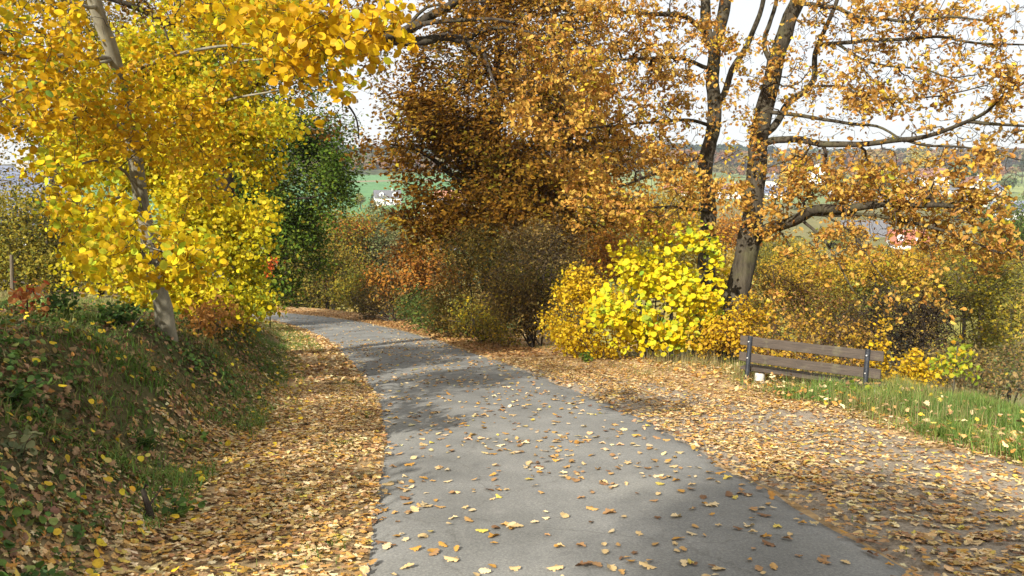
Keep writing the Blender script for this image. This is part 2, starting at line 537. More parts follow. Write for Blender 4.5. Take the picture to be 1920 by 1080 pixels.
# the lane: cambered asphalt sheet with ragged edges
k = np.arange(20, len(RL) - 20)
eL = HW + 0.05 * np.sin(k * 0.31) + 0.035 * np.sin(k * 1.13 + 1) + 0.02 * np.sin(k * 2.9)
eR = HW + 0.05 * np.sin(k * 0.23 + 2) + 0.035 * np.sin(k * 0.97 + 3) + 0.02 * np.sin(k * 3.1)
fr_ = np.linspace(-1, 1, 15)
OFF = np.where(fr_[:, None] > 0, fr_[:, None] * eL, fr_[:, None] * eR)
X = RL[k, 0] + RN[k, 0] * OFF; Y = RL[k, 1] + RN[k, 1] * OFF
Z = RZ[k][None, :] + 0.03 * (1 - fr_[:, None] ** 2) + 0.006 + 0.006 * wob(X, Y, 0.9)
Z[0] -= 0.05; Z[-1] -= 0.05
m_, n_ = X.shape
ii = (np.arange(m_ - 1)[:, None] * n_ + np.arange(n_ - 1)[None, :]).ravel()
road = obj('road', mesh_from('road', np.stack([X, Y, Z], -1).reshape(-1, 3), [np.stack([ii, ii + n_, ii + n_ + 1, ii + 1], 1)], None, True), M['asphalt'])
tag(road, 'narrow grey asphalt lane curving away to the left', 'road', kind='structure')
def road_top(x, y, lat, zr):
    return zr + 0.03 * (1 - np.clip(lat / HW, -1, 1) ** 2) + 0.006 + 0.006 * wob(x, y, 0.9)

# trodden gravel pull-in on the right, under the leaves
kp = np.where((RL[:, 1] > -8) & (RL[:, 1] < 14.8))[0]
wp = path_width(RL[kp, 1]) * (1 + 0.08 * np.sin(kp * 0.4) + 0.05 * np.sin(kp * 1.3))
fp = np.linspace(0, 1, 12)
OFFp = -(HW - 0.12 + fp[:, None] * (wp + 0.12))
X = RL[kp, 0] + RN[kp, 0] * OFFp; Y = RL[kp, 1] + RN[kp, 1] * OFFp
Z = surf(X, Y) + 0.004
Z[0] -= 0.06; Z[-1] -= 0.05
m_, n_ = X.shape
ii = (np.arange(m_ - 1)[:, None] * n_ + np.arange(n_ - 1)[None, :]).ravel()
gpath = obj('gravel_path', mesh_from('gravel_path', np.stack([X, Y, Z], -1).reshape(-1, 3), [np.stack([ii, ii + n_, ii + n_ + 1, ii + 1], 1)], None, True), M['gravel'])
tag(gpath, 'leaf strewn gravel pull-in beside the lane', 'path', kind='structure')

# ------------------------------------------------------------------ leaf shapes
def tpl_round():
    # heart-round aspen or hazel leaf, folded along the midrib
    ang = np.radians([90, 128, 165, 205, 240, 262])
    rr = np.array([1.06, 0.98, 0.98, 1.0, 0.98, 0.86]) * 0.5
    L = np.stack([np.cos(ang) * rr, np.sin(ang) * rr], 1)
    L[0, 0] = 0; L[-1, 0] = 0
    R = L[1:-1].copy(); R[:, 0] *= -1
    V = np.vstack([L, R[::-1]])
    z = 0.16 * np.abs(V[:, 0]) - 0.12 * (V[:, 1] ** 2)
    V = np.column_stack([V, z])
    return V, [[list(range(6))], [[5, 6, 7, 8, 9, 0]]]
def tpl_oak(curl=0.35, seed=0):
    # lobed oak leaf: half outline from base to tip
    r = np.random.default_rng(seed)
    half = np.array([(0.0, -0.5), (0.06, -0.40), (0.16, -0.36), (0.19, -0.28), (0.11, -0.20), (0.24, -0.15), (0.29, -0.05), (0.15, 0.02), (0.28, 0.08), (0.33, 0.18), (0.27, 0.24), (0.17, 0.25), (0.23, 0.36), (0.15, 0.45), (0.0, 0.5)])
    h2 = half + r.normal(0, 0.012, half.shape); h2[0, 0] = h2[-1, 0] = 0
    Lf = h2.copy(); Lf[:, 0] *= -1
    V = np.vstack([h2, Lf[1:-1][::-1]])
    n = len(half)
    z = curl * (0.55 * np.abs(V[:, 0]) - 0.5 * V[:, 1] ** 2 + 0.22 * np.sin(V[:, 1] * 9 + seed) * np.abs(V[:, 0]) * 3)
    V = np.column_stack([V, z])
    return V, [[list(range(n))], [[n - 1] + list(range(n, 2 * n - 2)) + [0]]]
def tpl_maple(curl=0.3):
    a = np.radians([270, 235, 205, 190, 168, 150, 135, 118, 100, 90])
    r = np.array([0.18, 0.33, 0.24, 0.46, 0.27, 0.47, 0.30, 0.36, 0.40, 0.55])
    h = np.stack([np.cos(a) * r, np.sin(a) * r], 1); h[0, 0] = h[-1, 0] = 0
    Rr = h.copy(); Rr[:, 0] *= -1
    V = np.vstack([h, Rr[1:-1][::-1]]); n = len(h)
    z = curl * (0.5 * np.abs(V[:, 0]) - 0.45 * V[:, 1] ** 2)
    return np.column_stack([V, z]), [[list(range(n))], [[n - 1] + list(range(n, 2 * n - 2)) + [0]]]
def tpl_rhomb(w=0.62):
    V = np.array([(0, -0.5, -0.05), (w / 2, 0.05, 0.07), (0, 0.5, -0.06), (-w / 2, 0.05, 0.07)])
    return V, [[[0, 1, 2]], [[0, 2, 3]]]
def tpl_blade():
    V = np.array([(-0.5, 0, 0), (0.5, 0, 0), (-0.38, 0.10, 0.5), (0.38, 0.10, 0.5), (0, 0.42, 1.0)])
    return V, [[[0, 1, 3, 2]], [[2, 3, 4]]]
TPL = {'round': tpl_round(), 'oak0': tpl_oak(0.15, 1), 'oak1': tpl_oak(0.5, 2), 'oak2': tpl_oak(-0.45, 3), 'maple': tpl_maple(), 'maple1': tpl_maple(0.9), 'rhomb': tpl_rhomb(), 'slim': tpl_rhomb(0.4)}

def rand_frames(n, normal, jitter, rng):
    """frames (t, b, n): n near `normal` with gaussian jitter"""
    nn = nrm(normal + rng.normal(0, jitter, (n, 3)))
    r = rng.normal(0, 1, (n, 3))
    t = nrm(np.cross(nn, r)); b = np.cross(nn, t)
    return np.stack([t, b, nn], 1)              # rows: x axis, y axis, z axis

def stamp(tpl, pos, fr, size, col):
    """many copies of a template in arrays"""
    V0, groups = TPL[tpl] if isinstance(tpl, str) else tpl
    n, m = len(pos), len(V0)
    size = np.broadcast_to(np.asarray(size, float), (n,))
    V = pos[:, None] + np.einsum('mk,nkj->nmj', V0, fr) * size[:, None, None]
    base = (np.arange(n) * m)[:, None, None]
    polys = [(np.asarray(g)[None] + base).reshape(-1, len(g[0])) for g in groups]
    cols = np.repeat(col, m, 0)
    return V.reshape(-1, 3), polys, cols

class Bag:
    """joins stamps of different templates into one mesh"""
    def __init__(s): s.V = []; s.P = []; s.C = []; s.n = 0
    def add(s, V, polys, cols):
        s.V.append(V); s.C.append(cols); s.P += [p + s.n for p in polys]; s.n += len(V)
    def mesh(s, name):
        return mesh_from(name, np.concatenate(s.V), s.P, np.concatenate(s.C))

def pick_cols(n, pal, rng, clump=None, jit=0.16):
    """pal: list of (rgb, weight). clump: per-leaf value in 0..1 that shifts the choice, so neighbours look alike"""
    w = np.array([p[1] for p in pal], float); w /= w.sum()
    cdf = np.cumsum(w)
    u = rng.random(n)
    if clump is not None:
        u = np.clip(0.55 * clump + 0.45 * u, 0, 0.9999)
    i = np.searchsorted(cdf, u).clip(0, len(pal) - 1)
    c = np.array([p[0] for p in pal])[i]
    c = c * (1 + rng.normal(0, jit, (n, 1))) * (1 + rng.normal(0, 0.05, (n, 3)))
    return np.clip(c, 0.004, 0.85), i

# palettes (base colours of the leaves themselves)
Y_ASPEN = [((0.62, 0.55, 0.015), 4), ((0.66, 0.49, 0.012), 3), ((0.54, 0.35, 0.012), 2.4), ((0.44, 0.50, 0.03), 3.4), ((0.20, 0.33, 0.05), 2.3), ((0.42, 0.24, 0.03), .5)]
Y_ASPEN_W = [((0.64, 0.49, 0.012), 4), ((0.66, 0.44, 0.012), 3), ((0.56, 0.33, 0.012), 3.4), ((0.44, 0.46, 0.03), 2.4), ((0.20, 0.31, 0.05), 1.6), ((0.42, 0.24, 0.03), .6)]
Y_ASPEN_B = [((0.56, 0.35, 0.012), 3), ((0.62, 0.51, 0.015), 4), ((0.48, 0.44, 0.02), 2.5), ((0.28, 0.33, 0.03), 2), ((0.15, 0.22, 0.03), 1)]
Y_HAZEL = [((0.66, 0.60, 0.012), 5), ((0.66, 0.50, 0.012), 3), ((0.48, 0.54, 0.03), 2.4), ((0.28, 0.40, 0.04), 1.1), ((0.46, 0.28, 0.03), 1.2)]
O_OAK = [((0.57, 0.31, 0.055), 4), ((0.64, 0.41, 0.085), 3.5), ((0.43, 0.215, 0.045), 3), ((0.62, 0.48, 0.04), 2.2), ((0.38, 0.40, 0.04), 1.0)]
B_OAK = [((0.28, 0.135, 0.018), 4), ((0.35, 0.19, 0.022), 3), ((0.19, 0.095, 0.018), 2.5), ((0.31, 0.24, 0.025), 2.4), ((0.18, 0.17, 0.025), 1.2)]
G_MAPLE = [((0.065, 0.115, 0.015), 4), ((0.095, 0.155, 0.018), 3), ((0.16, 0.20, 0.025), 2.4), ((0.28, 0.23, 0.02), 1.3), ((.38,.26,.02),.7)]
OLIVE = [((0.19, 0.18, 0.035), 3), ((0.28, 0.23, 0.03), 3), ((0.12, 0.14, 0.03), 2), ((0.4, 0.3, 0.03), 1)]
HEDGE = [((0.17, 0.125, 0.03), 3), ((0.25, 0.17, 0.03), 2.4), ((0.10, 0.11, 0.025), 1.6), ((0.45, 0.31, 0.02), 1.0)]
THORN = [((0.15, 0.11, 0.045), 3), ((0.25, 0.17, 0.045), 2), ((0.48, 0.34, 0.03), 1.6)]
GOLD = [((0.48, 0.33, 0.03), 3), ((0.40, 0.25, 0.025), 3), ((0.28, 0.24, 0.03), 2)]
RUST = [((0.34, 0.13, 0.03), 3), ((0.42, 0.2, 0.03), 3), ((0.25, 0.10, 0.03), 2)]
TAN = [((0.62, 0.45, 0.22), 5), ((0.72, 0.57, 0.33), 3.4), ((0.52, 0.31, 0.11), 4), ((0.52, 0.28, 0.06), 3), ((0.38, 0.22, 0.10), 3), ((0.22, 0.12, 0.06), 2), ((0.62, 0.48, 0.10), 0.9)]
GREENS = [((0.07, 0.14, 0.025), 3), ((0.10, 0.19, 0.03), 3), ((0.18, 0.22, 0.05), 2), ((0.30, 0.26, 0.09), 1.5)]
STRAW = [((0.34, 0.27, 0.13), 3), ((0.25, 0.22, 0.08), 2), ((0.14, 0.17, 0.04), 2)]

# ------------------------------------------------------------------ trees and shrubs
class Plant:
    def __init__(s, name, label, cat, base, group=None, seed=0):
        s.base = np.asarray(base, float)
        s.root = empty(name, tuple(base), label, cat, group)
        s.rng = np.random.default_rng(seed + 100)
        s.pos = np.zeros((0, 3)); s.par = []; s.rad = []; s.fix = []; s.limb_id = []
        s.nl = 0
        s.leaves = []                          # (pos, cluster value)
    def _add(s, pts, parent, rad, fix, lid):
        i0 = len(s.pos)
        s.pos = np.vstack([s.pos, pts])
        s.par += [parent] + list(range(i0, i0 + len(pts) - 1))
        s.rad += list(rad); s.fix += [fix] * len(pts); s.limb_id += [lid] * len(pts)
        return i0
    def limb(s, pts, r0, r1, step=0.22, wobble=0.25, pw=1.0):
        pts = np.array(pts, float)
        parent = -1
        if len(s.pos):
            parent = int(((s.pos - pts[0]) ** 2).sum(1).argmin())
            pts[0] = s.pos[parent]
        c = catmull(pts, step)
        t = np.linspace(0, 1, len(c))
        rad = r0 + (r1 - r0) * t ** pw
        w = s.rng.normal(0, 1, c.shape); 
        for _ in range(2): w = (np.roll(w, 1, 0) + w + np.roll(w, -1, 0)) / 3
        w[0] = 0
        c = c + w * wobble * np.minimum(rad, 0.12)[:, None]
        if parent < 0 and r0 > 0.05:              # root flare
            rad = rad * (1 + 0.55 * np.exp(-(c[:, 2] - c[0, 2]) / (3.2 * r0)))
        if parent >= 0:
            c = c[1:]; rad = rad[1:]
        s.nl += 1
        s._add(c, parent, rad, True, s.nl)
        return s
    def grow(s, targets, step=0.18, curve=0.3, up=0.1, twig=0.004, jit=0.02, lo=0):
        if not len(targets): return []
        T = np.asarray(targets, float)
        d = np.full(len(T), 1e9)
        for a in range(0, len(s.pos), 400):
            d = np.minimum(d, ((T[:, None] - s.pos[None, a:a + 400]) ** 2).sum(2).min(1))
        paths = []
        for i in np.argsort(d):
            b = T[i]
            j = int(((s.pos[lo:] - b) ** 2).sum(1).argmin()) + lo
            a = s.pos[j]; pj = s.par[j]
            L = np.linalg.norm(b - a)
            if L < 1e-4: continue
            pd = nrm(a - s.pos[pj]) if pj >= 0 else np.array((0, 0, 1.))
            m = a + (b - a) * 0.45 + pd * L * curve * 0.5 + np.array((0, 0, up * L))
            k = max(2, int(math.ceil(L / step)))
            t = (np.arange(1, k + 1) / k)[:, None]
            q = (1 - t) ** 2 * a + 2 * t * (1 - t) * m + t * t * b
            q[:-1] += s.rng.normal(0, jit, (k - 1, 3))
            i0 = s._add(q, j, [twig] * k, False, 0)
            paths.append((i0, i0 + k))
        return paths
    def radii(s, twig, p=2.4):
        n = len(s.pos); cnt = np.zeros(n); has = np.zeros(n, bool)
        par = np.array(s.par)
        for i in range(n):
            if par[i] >= 0: has[par[i]] = True
        for i in range(n - 1, -1, -1):
            if not has[i]: cnt[i] = max(cnt[i], 1)
            if par[i] >= 0: cnt[par[i]] += cnt[i]
        for i in range(n):
            if not s.fix[i]:
                r = twig * cnt[i] ** (1 / p)
                if par[i] >= 0: r = min(r, s.rad[par[i]] * 0.92)
                s.rad[i] = max(r, twig * 0.7)
    def chains(s):
        n = len(s.pos); kids = [[] for _ in range(n)]
        for i, p in enumerate(s.par):
            if p >= 0: kids[p].append(i)
        out = []; stack = [(i, -1) for i, p in enumerate(s.par) if p < 0]
        while stack:
            i, p = stack.pop()
            ch = [p] if p >= 0 else []
            while True:
                ch.append(i)
                ks = kids[i]
                if not ks: break
                same = [q for q in ks if s.limb_id[q] == s.limb_id[i]]
                main = max(same or ks, key=lambda q: s.rad[q]) if (same or not s.fix[i]) else None
                for q in ks:
                    if q != main: stack.append((q, i))
                if main is None: break
                i = main
            out.append((ch, p))
        return out
    def wood(s, mat, twigmat, twig=0.004, p=2.4, trunk_name='trunk'):
        s.radii(twig, p)
        limbs = {}; TV = []; TF = []; tn = 0
        R = np.array(s.rad)
        for ch, p_ in s.chains():
            if len(ch) < 2: continue
            pts = s.pos[ch]; r = R[ch].copy()
            first = ch[1] if p_ >= 0 else ch[0]
            if p_ >= 0: r[0] = min(r[0], r[1] * 1.15)
            big = r.max()
            ns = 10 if big > 0.06 else 7 if big > 0.03 else 5 if big > 0.012 else 3
            d = nrm(np.gradient(pts, axis=0))
            ref = np.array((0.31, 0.17, 0.93)) if abs(d.mean(0)[2]) < 0.8 else np.array((0.95, 0.2, 0.1))
            a = nrm(np.cross(d, ref)); b = np.cross(d, a)
            ang = np.arange(ns) * 2 * math.pi / ns
            rr = r[:, None] * np.ones(ns)
            if big > 0.05:
                rr = rr * (1 + 0.05 * np.sin(ang * 3 + s.base[0])[None] + s.rng.normal(0, 0.03, rr.shape))
            V = (pts[:, None] + rr[..., None] * (np.cos(ang)[None, :, None] * a[:, None] + np.sin(ang)[None, :, None] * b[:, None])).reshape(-1, 3)
            m = len(pts)
            i0 = (np.arange(m - 1)[:, None] * ns + np.arange(ns)[None]).ravel()
            i1 = (np.arange(m - 1)[:, None] * ns + (np.arange(ns)[None] + 1) % ns).ravel()
            F = np.stack([i0, i1, i1 + ns, i0 + ns], 1)
            lid = s.limb_id[first]
            if lid > 0:
                limbs.setdefault(lid, []).append((V, F))
            else:
                TV.append(V); TF.append(F + tn); tn += len(V)
        for lid in sorted(limbs):
            vv = []; ff = []; n = 0
            for V, F in limbs[lid]:
                vv.append(V); ff.append(F + n); n += len(V)
            nm = trunk_name if lid == 1 else 'limb'
            obj(nm, mesh_from(nm, np.concatenate(vv) - s.base, [np.concatenate(ff)], None, True), mat, s.root)
        if TV:
            o = obj('twigs', mesh_from('twigs', np.concatenate(TV) - s.base, [np.concatenate(TF)], None, True), twigmat, s.root)
            o['kind'] = 'stuff'
    def foliage(s, sets, mat, single=0, single_tpl=None, name='crown'):
        """sets: list of dict(pos, n(normal), size, cols, tpl). The `single` leaves that show largest become objects of their own"""
        bag = Bag(); cand = []
        for k, f in enumerate(sets):
            f['keep'] = np.ones(len(f['pos']), bool)
            if single:
                px, py, dd = project(f['pos'])
                ok = (px > 5) & (px < 1915) & (py > 5) & (py < 1075)
                sc = np.where(ok, f['size'] / dd, 0)
                cand += [(sc[i], k, i) for i in np.argsort(-sc)[:single] if sc[i] > 0]
        if single:
            cand.sort(key=lambda q: -q[0])
            meshes = {}
            for sc, k, i in cand[:single]:
                f = sets[k]; f['keep'][i] = False
                ci = int(f['ci'][i]); key = (f['tpl'], ci)
                if key not in meshes:
                    V0, g = TPL[f['tpl']]
                    col = np.array(f['pal'][ci][0])
                    meshes[key] = mesh_from('leaf', V0, [np.asarray(q) for q in g], np.repeat(col[None], len(V0), 0))
                    meshes[key].materials.append(mat)
                o = bpy.data.objects.new('leaf', meshes[key])
                fr = f['fr'][i]; sz = float(f['size'][i]); p = f['pos'][i] - s.base
                mw = Matrix(((fr[0, 0] * sz, fr[1, 0] * sz, fr[2, 0] * sz, p[0]), (fr[0, 1] * sz, fr[1, 1] * sz, fr[2, 1] * sz, p[1]), (fr[0, 2] * sz, fr[1, 2] * sz, fr[2, 2] * sz, p[2]), (0, 0, 0, 1)))
                link(o, s.root)
                o.matrix_basis = mw
        for f in sets:
            kp = f['keep']
            if kp.any():
                bag.add(*stamp(f['tpl'], f['pos'][kp] - s.base, f['fr'][kp], f['size'][kp], f['cols'][kp]))
        if bag.n:
            o = obj(name, bag.mesh(name), mat, s.root)
            o['kind'] = 'stuff'

def ell_points(blob, n, rng, hole=0.0, k=0.8, shell=0.0):
    """points in an ellipsoid given by photo pixel centre and pixel radii at distance d, depth radius in metres"""
    px, py, d, rx, ry, rd = blob[:6]
    c = P(px, py, d); ax, az = rx * d / FPX, ry * d / FPX
    out = np.zeros((0, 3)); tries = 0
    while len(out) < n and tries < 40:
        q = rng.normal(0, 1, (n * 2 + 20, 3)); q = nrm(q)
        r = rng.random((len(q), 1)) ** (1 / 3)
        if shell: r = np.maximum(r, shell * rng.random((len(q), 1)) + (1 - shell) * r)
        p = c + q * r * np.array((ax, rd, az))
        if hole:
            p = p[wob3(p, k, c[0]) > -1 + 2 * hole * 0.5 * 1.0]
        out = np.vstack([out, p]); tries += 1
    return out[:n]

def leaf_set(plant, paths, per, spread, size, tpl, pal, up=0.5, out=0.0, jitter=0.7, clumpk=0.9, tail=0.7, droop=0.0, jit=0.15):
    """leaves round the ends of grown twigs"""
    rng = plant.rng
    if not paths: return None
    idx = []; cl = []
    for a, b in paths:
        n = max(1, int(rng.poisson(per)))
        lo = int(a + (b - a) * (1 - tail))
        idx.append(rng.integers(min(lo, b - 1), b, n)); cl.append(np.full(n, rng.random()))
    idx = np.concatenate(idx); cl = np.concatenate(cl)
    n = len(idx)
    pos = plant.pos[idx] + rng.normal(0, spread, (n, 3)) - np.array((0, 0, droop))
    c = plant.pos.mean(0)
    nor = np.array((0, 0, up)) + out * nrm(pos - c)
    fr = rand_frames(n, nor, jitter, rng)
    sz = size * (0.5 + 0.8 * rng.random(n))
    clump = np.clip(0.5 * cl + 0.25 + 0.35 * wob3(pos, clumpk, plant.base[0]), 0, 1)
    cols, ci = pick_cols(n, pal, rng, clump, jit)
    return dict(pos=pos, fr=fr, size=sz, cols=cols, ci=ci, tpl=tpl, pal=pal)

def area_leaves(blob, cover, size, fill=0.2):
    px, py, d, rx, ry, rd = blob[:6]
    return cover * math.pi * rx * ry / (fill * (size * FPX / d) ** 2)

def ground_at(px, d, py=600):
    p = P(px, py, d)
    return np.array((p[0], p[1], float(surf(p[0], p[1]))))

def generic(name, label, cat, base_px, d, trunk, limbs, blobs, pal, size, tpl, mat_bark, mat_twig, cover=2.5, per=14, spread=None, group=None,
            seed=0, r0=0.12, twig=0.004, hole=0.5, leafmat=None, single=0, step=0.25, up=0.4, out=0.4, curve=0.3, extra=0, tail=0.7, jitter=0.7, growup=0.1, sink=0.08):
    """tree or shrub: trunk pixels (px,py,d), limbs [(pixels..., r0, r1)], crown blobs in pixels with depth"""
    g = ground_at(base_px, d)
    pl = Plant(name, label, cat, g, group, seed)
    tp = [g - np.array((0, 0, sink))] + [P(*q) for q in trunk]
    pl.limb(tp, r0, max(0.012, r0 * 0.35), step=0.3)
    for lp, a, b in limbs:
        pl.limb([P(*q) for q in lp], a, b)
    sets = []; allp = []
    for bl in blobs:
        cov = bl[6] if len(bl) > 6 else cover
        n = area_leaves(bl, cov, size)
        nt = max(4, int(n / per))
        pts = ell_points(bl, nt, pl.rng, hole, k=1.6 / max(0.3, bl[5]))
        allp.append(pts)
    T = np.concatenate(allp)
    gz = surf(T[:, 0], T[:, 1])
    T[:, 2] = np.maximum(T[:, 2], gz + 0.12)
    paths = pl.grow(T, step=step, curve=curve, twig=twig, jit=step * 0.12, up=growup)
    if extra:                                            # bare twigs
        T2 = np.concatenate([ell_points(bl, max(3, int(extra * len(q))), pl.rng, 0) for bl, q in zip(blobs, allp)])
        T2[:, 2] = np.maximum(T2[:, 2], surf(T2[:, 0], T2[:, 1]) + 0.1)
        pl.grow(T2, step=step, curve=curve, twig=twig * 0.8, jit=step * 0.12, up=growup)
    f = leaf_set(pl, paths, per, spread or size * 1.6, size, tpl, pal, up=up, out=out, tail=tail, jitter=jitter)
    pl.wood(mat_bark, mat_twig, twig)
    pl.foliage([f], leafmat or M['leaf'], single)
    return pl


# ================================================================== LEFT SIDE TREES
# near aspen on the bank, its big round leaves hang towards the camera
def aspen_near():
    g = ground_at(314, 9.6, 640)
    pl = Plant('aspen_tree', 'leaning grey trunked aspen on the left bank with large round yellow leaves', 'tree', g, 'aspens on the left bank', 1)
    pl.limb([g - np.array((0, 0, 0.1))] + [P(*q) for q in [(306, 580, 9.5), (290, 500, 9.4), (274, 425, 9.3), (262, 350, 9.2), (245, 250, 9.0), (222, 150, 8.8), (203, 75, 8.6), (180, 10, 8.4), (150, -140, 8.2), (145, -330, 8.2)]], 0.092, 0.06)
    L = [([(200, 110, 8.7), (150, 105, 8.3), (105, 107, 7.9), (65, 110, 7.4), (20, 102, 7.0), (-60, 90, 6.6)], .034, .012),
         ([(205, 130, 8.7), (165, 125, 8.3), (125, 128, 7.9), (65, 157, 7.3), (0, 190, 6.8)], .024, .008),
         ([(185, 25, 8.5), (170, 15, 8.2), (130, 5, 7.8), (60, -30, 7.2)], .026, .01),
         ([(272, 410, 9.3), (262, 370, 8.9), (235, 322, 8.4), (185, 300, 7.7), (120, 320, 7.0)], .022, .007),
         ([(268, 400, 9.3), (236, 372, 8.6), (205, 380, 7.6), (220, 420, 6.7), (270, 460, 6.2), (340, 480, 6.0)], .02, .005),
         ([(250, 280, 9.0), (330, 230, 8.6), (420, 190, 8.2), (520, 170, 7.8)], .026, .008),
         ([(225, 160, 8.8), (300, 110, 8.2), (390, 90, 7.6), (480, 80, 7.0)], .026, .008),
         ([(170, -40, 8.3), (290, -120, 7.4), (430, -90, 6.4), (540, -20, 5.5), (620, 40, 5.1), (650, 90, 5.0)], .034, .006),
         ([(290, 500, 9.4), (330, 470, 9.0), (400, 470, 8.6)], .018, .006),
         ([(245, 250, 9.0), (180, 220, 8.4), (100, 230, 7.6), (30, 240, 7.0)], .024, .007)]
    for p, a, b in L: pl.limb([P(*q) for q in p], a, b)
    near = [(280, 490, 6.1, 135, 62, .35, 2.8), (215, 440, 6.5, 120, 60, .4, 2.2), (150, 350, 6.9, 90, 60, .4, 1.5), (340, 470, 6.2, 80, 55, .3, 1.6), (90, 300, 7.0, 80, 40, .4, 1.1),
            (560, 70, 5.3, 120, 85, .4, 2.6), (660, 40, 5.2, 105, 70, .35, 2.6), (640, 130, 5.1, 75, 40, .25, 1.2), (690, 85, 5.1, 55, 60, .2, 1.2), (500, 20, 5.7, 110, 60, .4, 2.4), (560, 165, 5.3, 60, 50, .25, .7),
            (60, 40, 6.8, 150, 90, .7, 1.6), (40, 170, 6.8, 120, 90, .6, 1.5)]
    mass = [(150, 140, 8.0, 240, 150, 1.0, 1.0), (290, 280, 8.6, 170, 165, 1.0, 1.0), (400, 120, 8.2, 190, 120, 1.0, 1.1), (110, 260, 7.8, 170, 100, .8, 1.1), (250, 400, 8.8, 150, 110, .8, .8), (200, -200, 8, 360, 180, 1.6, 1.0)]
    sets = []
    for bl in near:
        n = area_leaves(bl, bl[6], .060, .6)
        ps = pl.grow(ell_points(bl, max(4, int(n / 9)), pl.rng, .75, 2.8), step=.12, twig=.0022, jit=.012, up=.05)
        sets.append(leaf_set(pl, ps, 9, .062, .060, 'round', Y_ASPEN if bl[1] > 250 else Y_ASPEN_W, up=.25, out=.2, jitter=.55, clumpk=1.6))
    for bl in mass:
        n = area_leaves(bl, bl[6], .051, .6)
        ps = pl.grow(ell_points(bl, max(4, int(n / 11)), pl.rng, .95, 1.5), step=.18, twig=.0026, jit=.02, up=.05)
        sets.append(leaf_set(pl, ps, 11, .085, .051, 'round', Y_ASPEN_W, up=.3, out=.3, jitter=.6, clumpk=1.1))
    # the crown is open along the trunk
    tr = np.array([(306, 580), (290, 500), (274, 425), (262, 350), (245, 250), (222, 150), (203, 75), (180, 10), (170, -60)])[::-1]
    for f in sets:
        px, py, dd = project(f['pos'])
        tx = np.interp(py, tr[:, 1], tr[:, 0])
        open_ = np.where(py < 125, .93, np.where((py > 300) & (py < 380), .8, np.where((py > 410) & (py < 500), .75, np.where(py > 540, .9, .25))))
        drop = (np.abs(px - tx) < 26) & (pl.rng.random(len(px)) < open_) & (py < 620)
        for k in ('pos', 'fr', 'size', 'cols', 'ci'): f[k] = f[k][~drop]
    pl.wood(M['bark_aspen'], M['twig'], .0026, 2.3)
    pl.foliage(sets, M['leaf'], 300)
aspen_near()

generic('aspen_tree', 'slim aspen behind the leaning one, its small yellow leaves reaching down to the lane', 'tree', 398, 13.4,
        [(395, 560, 13.4), (382, 420, 13.3), (370, 260, 13.2), (360, 160, 13.1), (350, 40, 13.0), (345, -150, 13)],
        [([(378, 380, 13.3), (420, 330, 12.8), (460, 320, 12.4)], .03, .008), ([(385, 450, 13.3), (440, 440, 12.8), (500, 470, 12.3)], .028, .007),
         ([(370, 260, 13.2), (300, 230, 12.6), (230, 240, 12)], .03, .008), ([(360, 170, 13.1), (430, 120, 12.6), (500, 110, 12)], .03, .008), ([(392, 520, 13.4), (420, 520, 12.9), (450, 545, 12.4)], .02, .006)],
        [(395, 330, 12.9, 90, 150, 1.0, 2.2), (430, 470, 12.6, 70, 85, .8, 2.2), (400, 545, 12.4, 95, 45, .7, 1.9), (340, 560, 12.2, 80, 42, .6, 1.7), (300, 210, 13.2, 160, 150, 1.2, 1.5), (440, 190, 12.8, 90, 80, 1.0, 1.3), (490, 300, 12.8, 35, 60, .6, .7), (515, 235, 12.6, 55, 40, .6, 1.0), (500, 410, 12.4, 35, 40, .5, .9), (470, 575, 12.2, 45, 22, .5, .9), (190, 330, 13.4, 130, 120, 1.0, 1.0), (440, 60, 13, 170, 90, 1.2, 1.3), (480, 545, 12.3, 45, 40, .5, .9), (250, 500, 13, 120, 80, .9, 1.0)],
        Y_ASPEN_B, .062, 'round', M['bark_aspen'], M['twig'], per=12, spread=.11, group='aspens on the left bank', seed=2, r0=.11, twig=.003, hole=.95, step=.2, single=0, up=.3, out=.3)

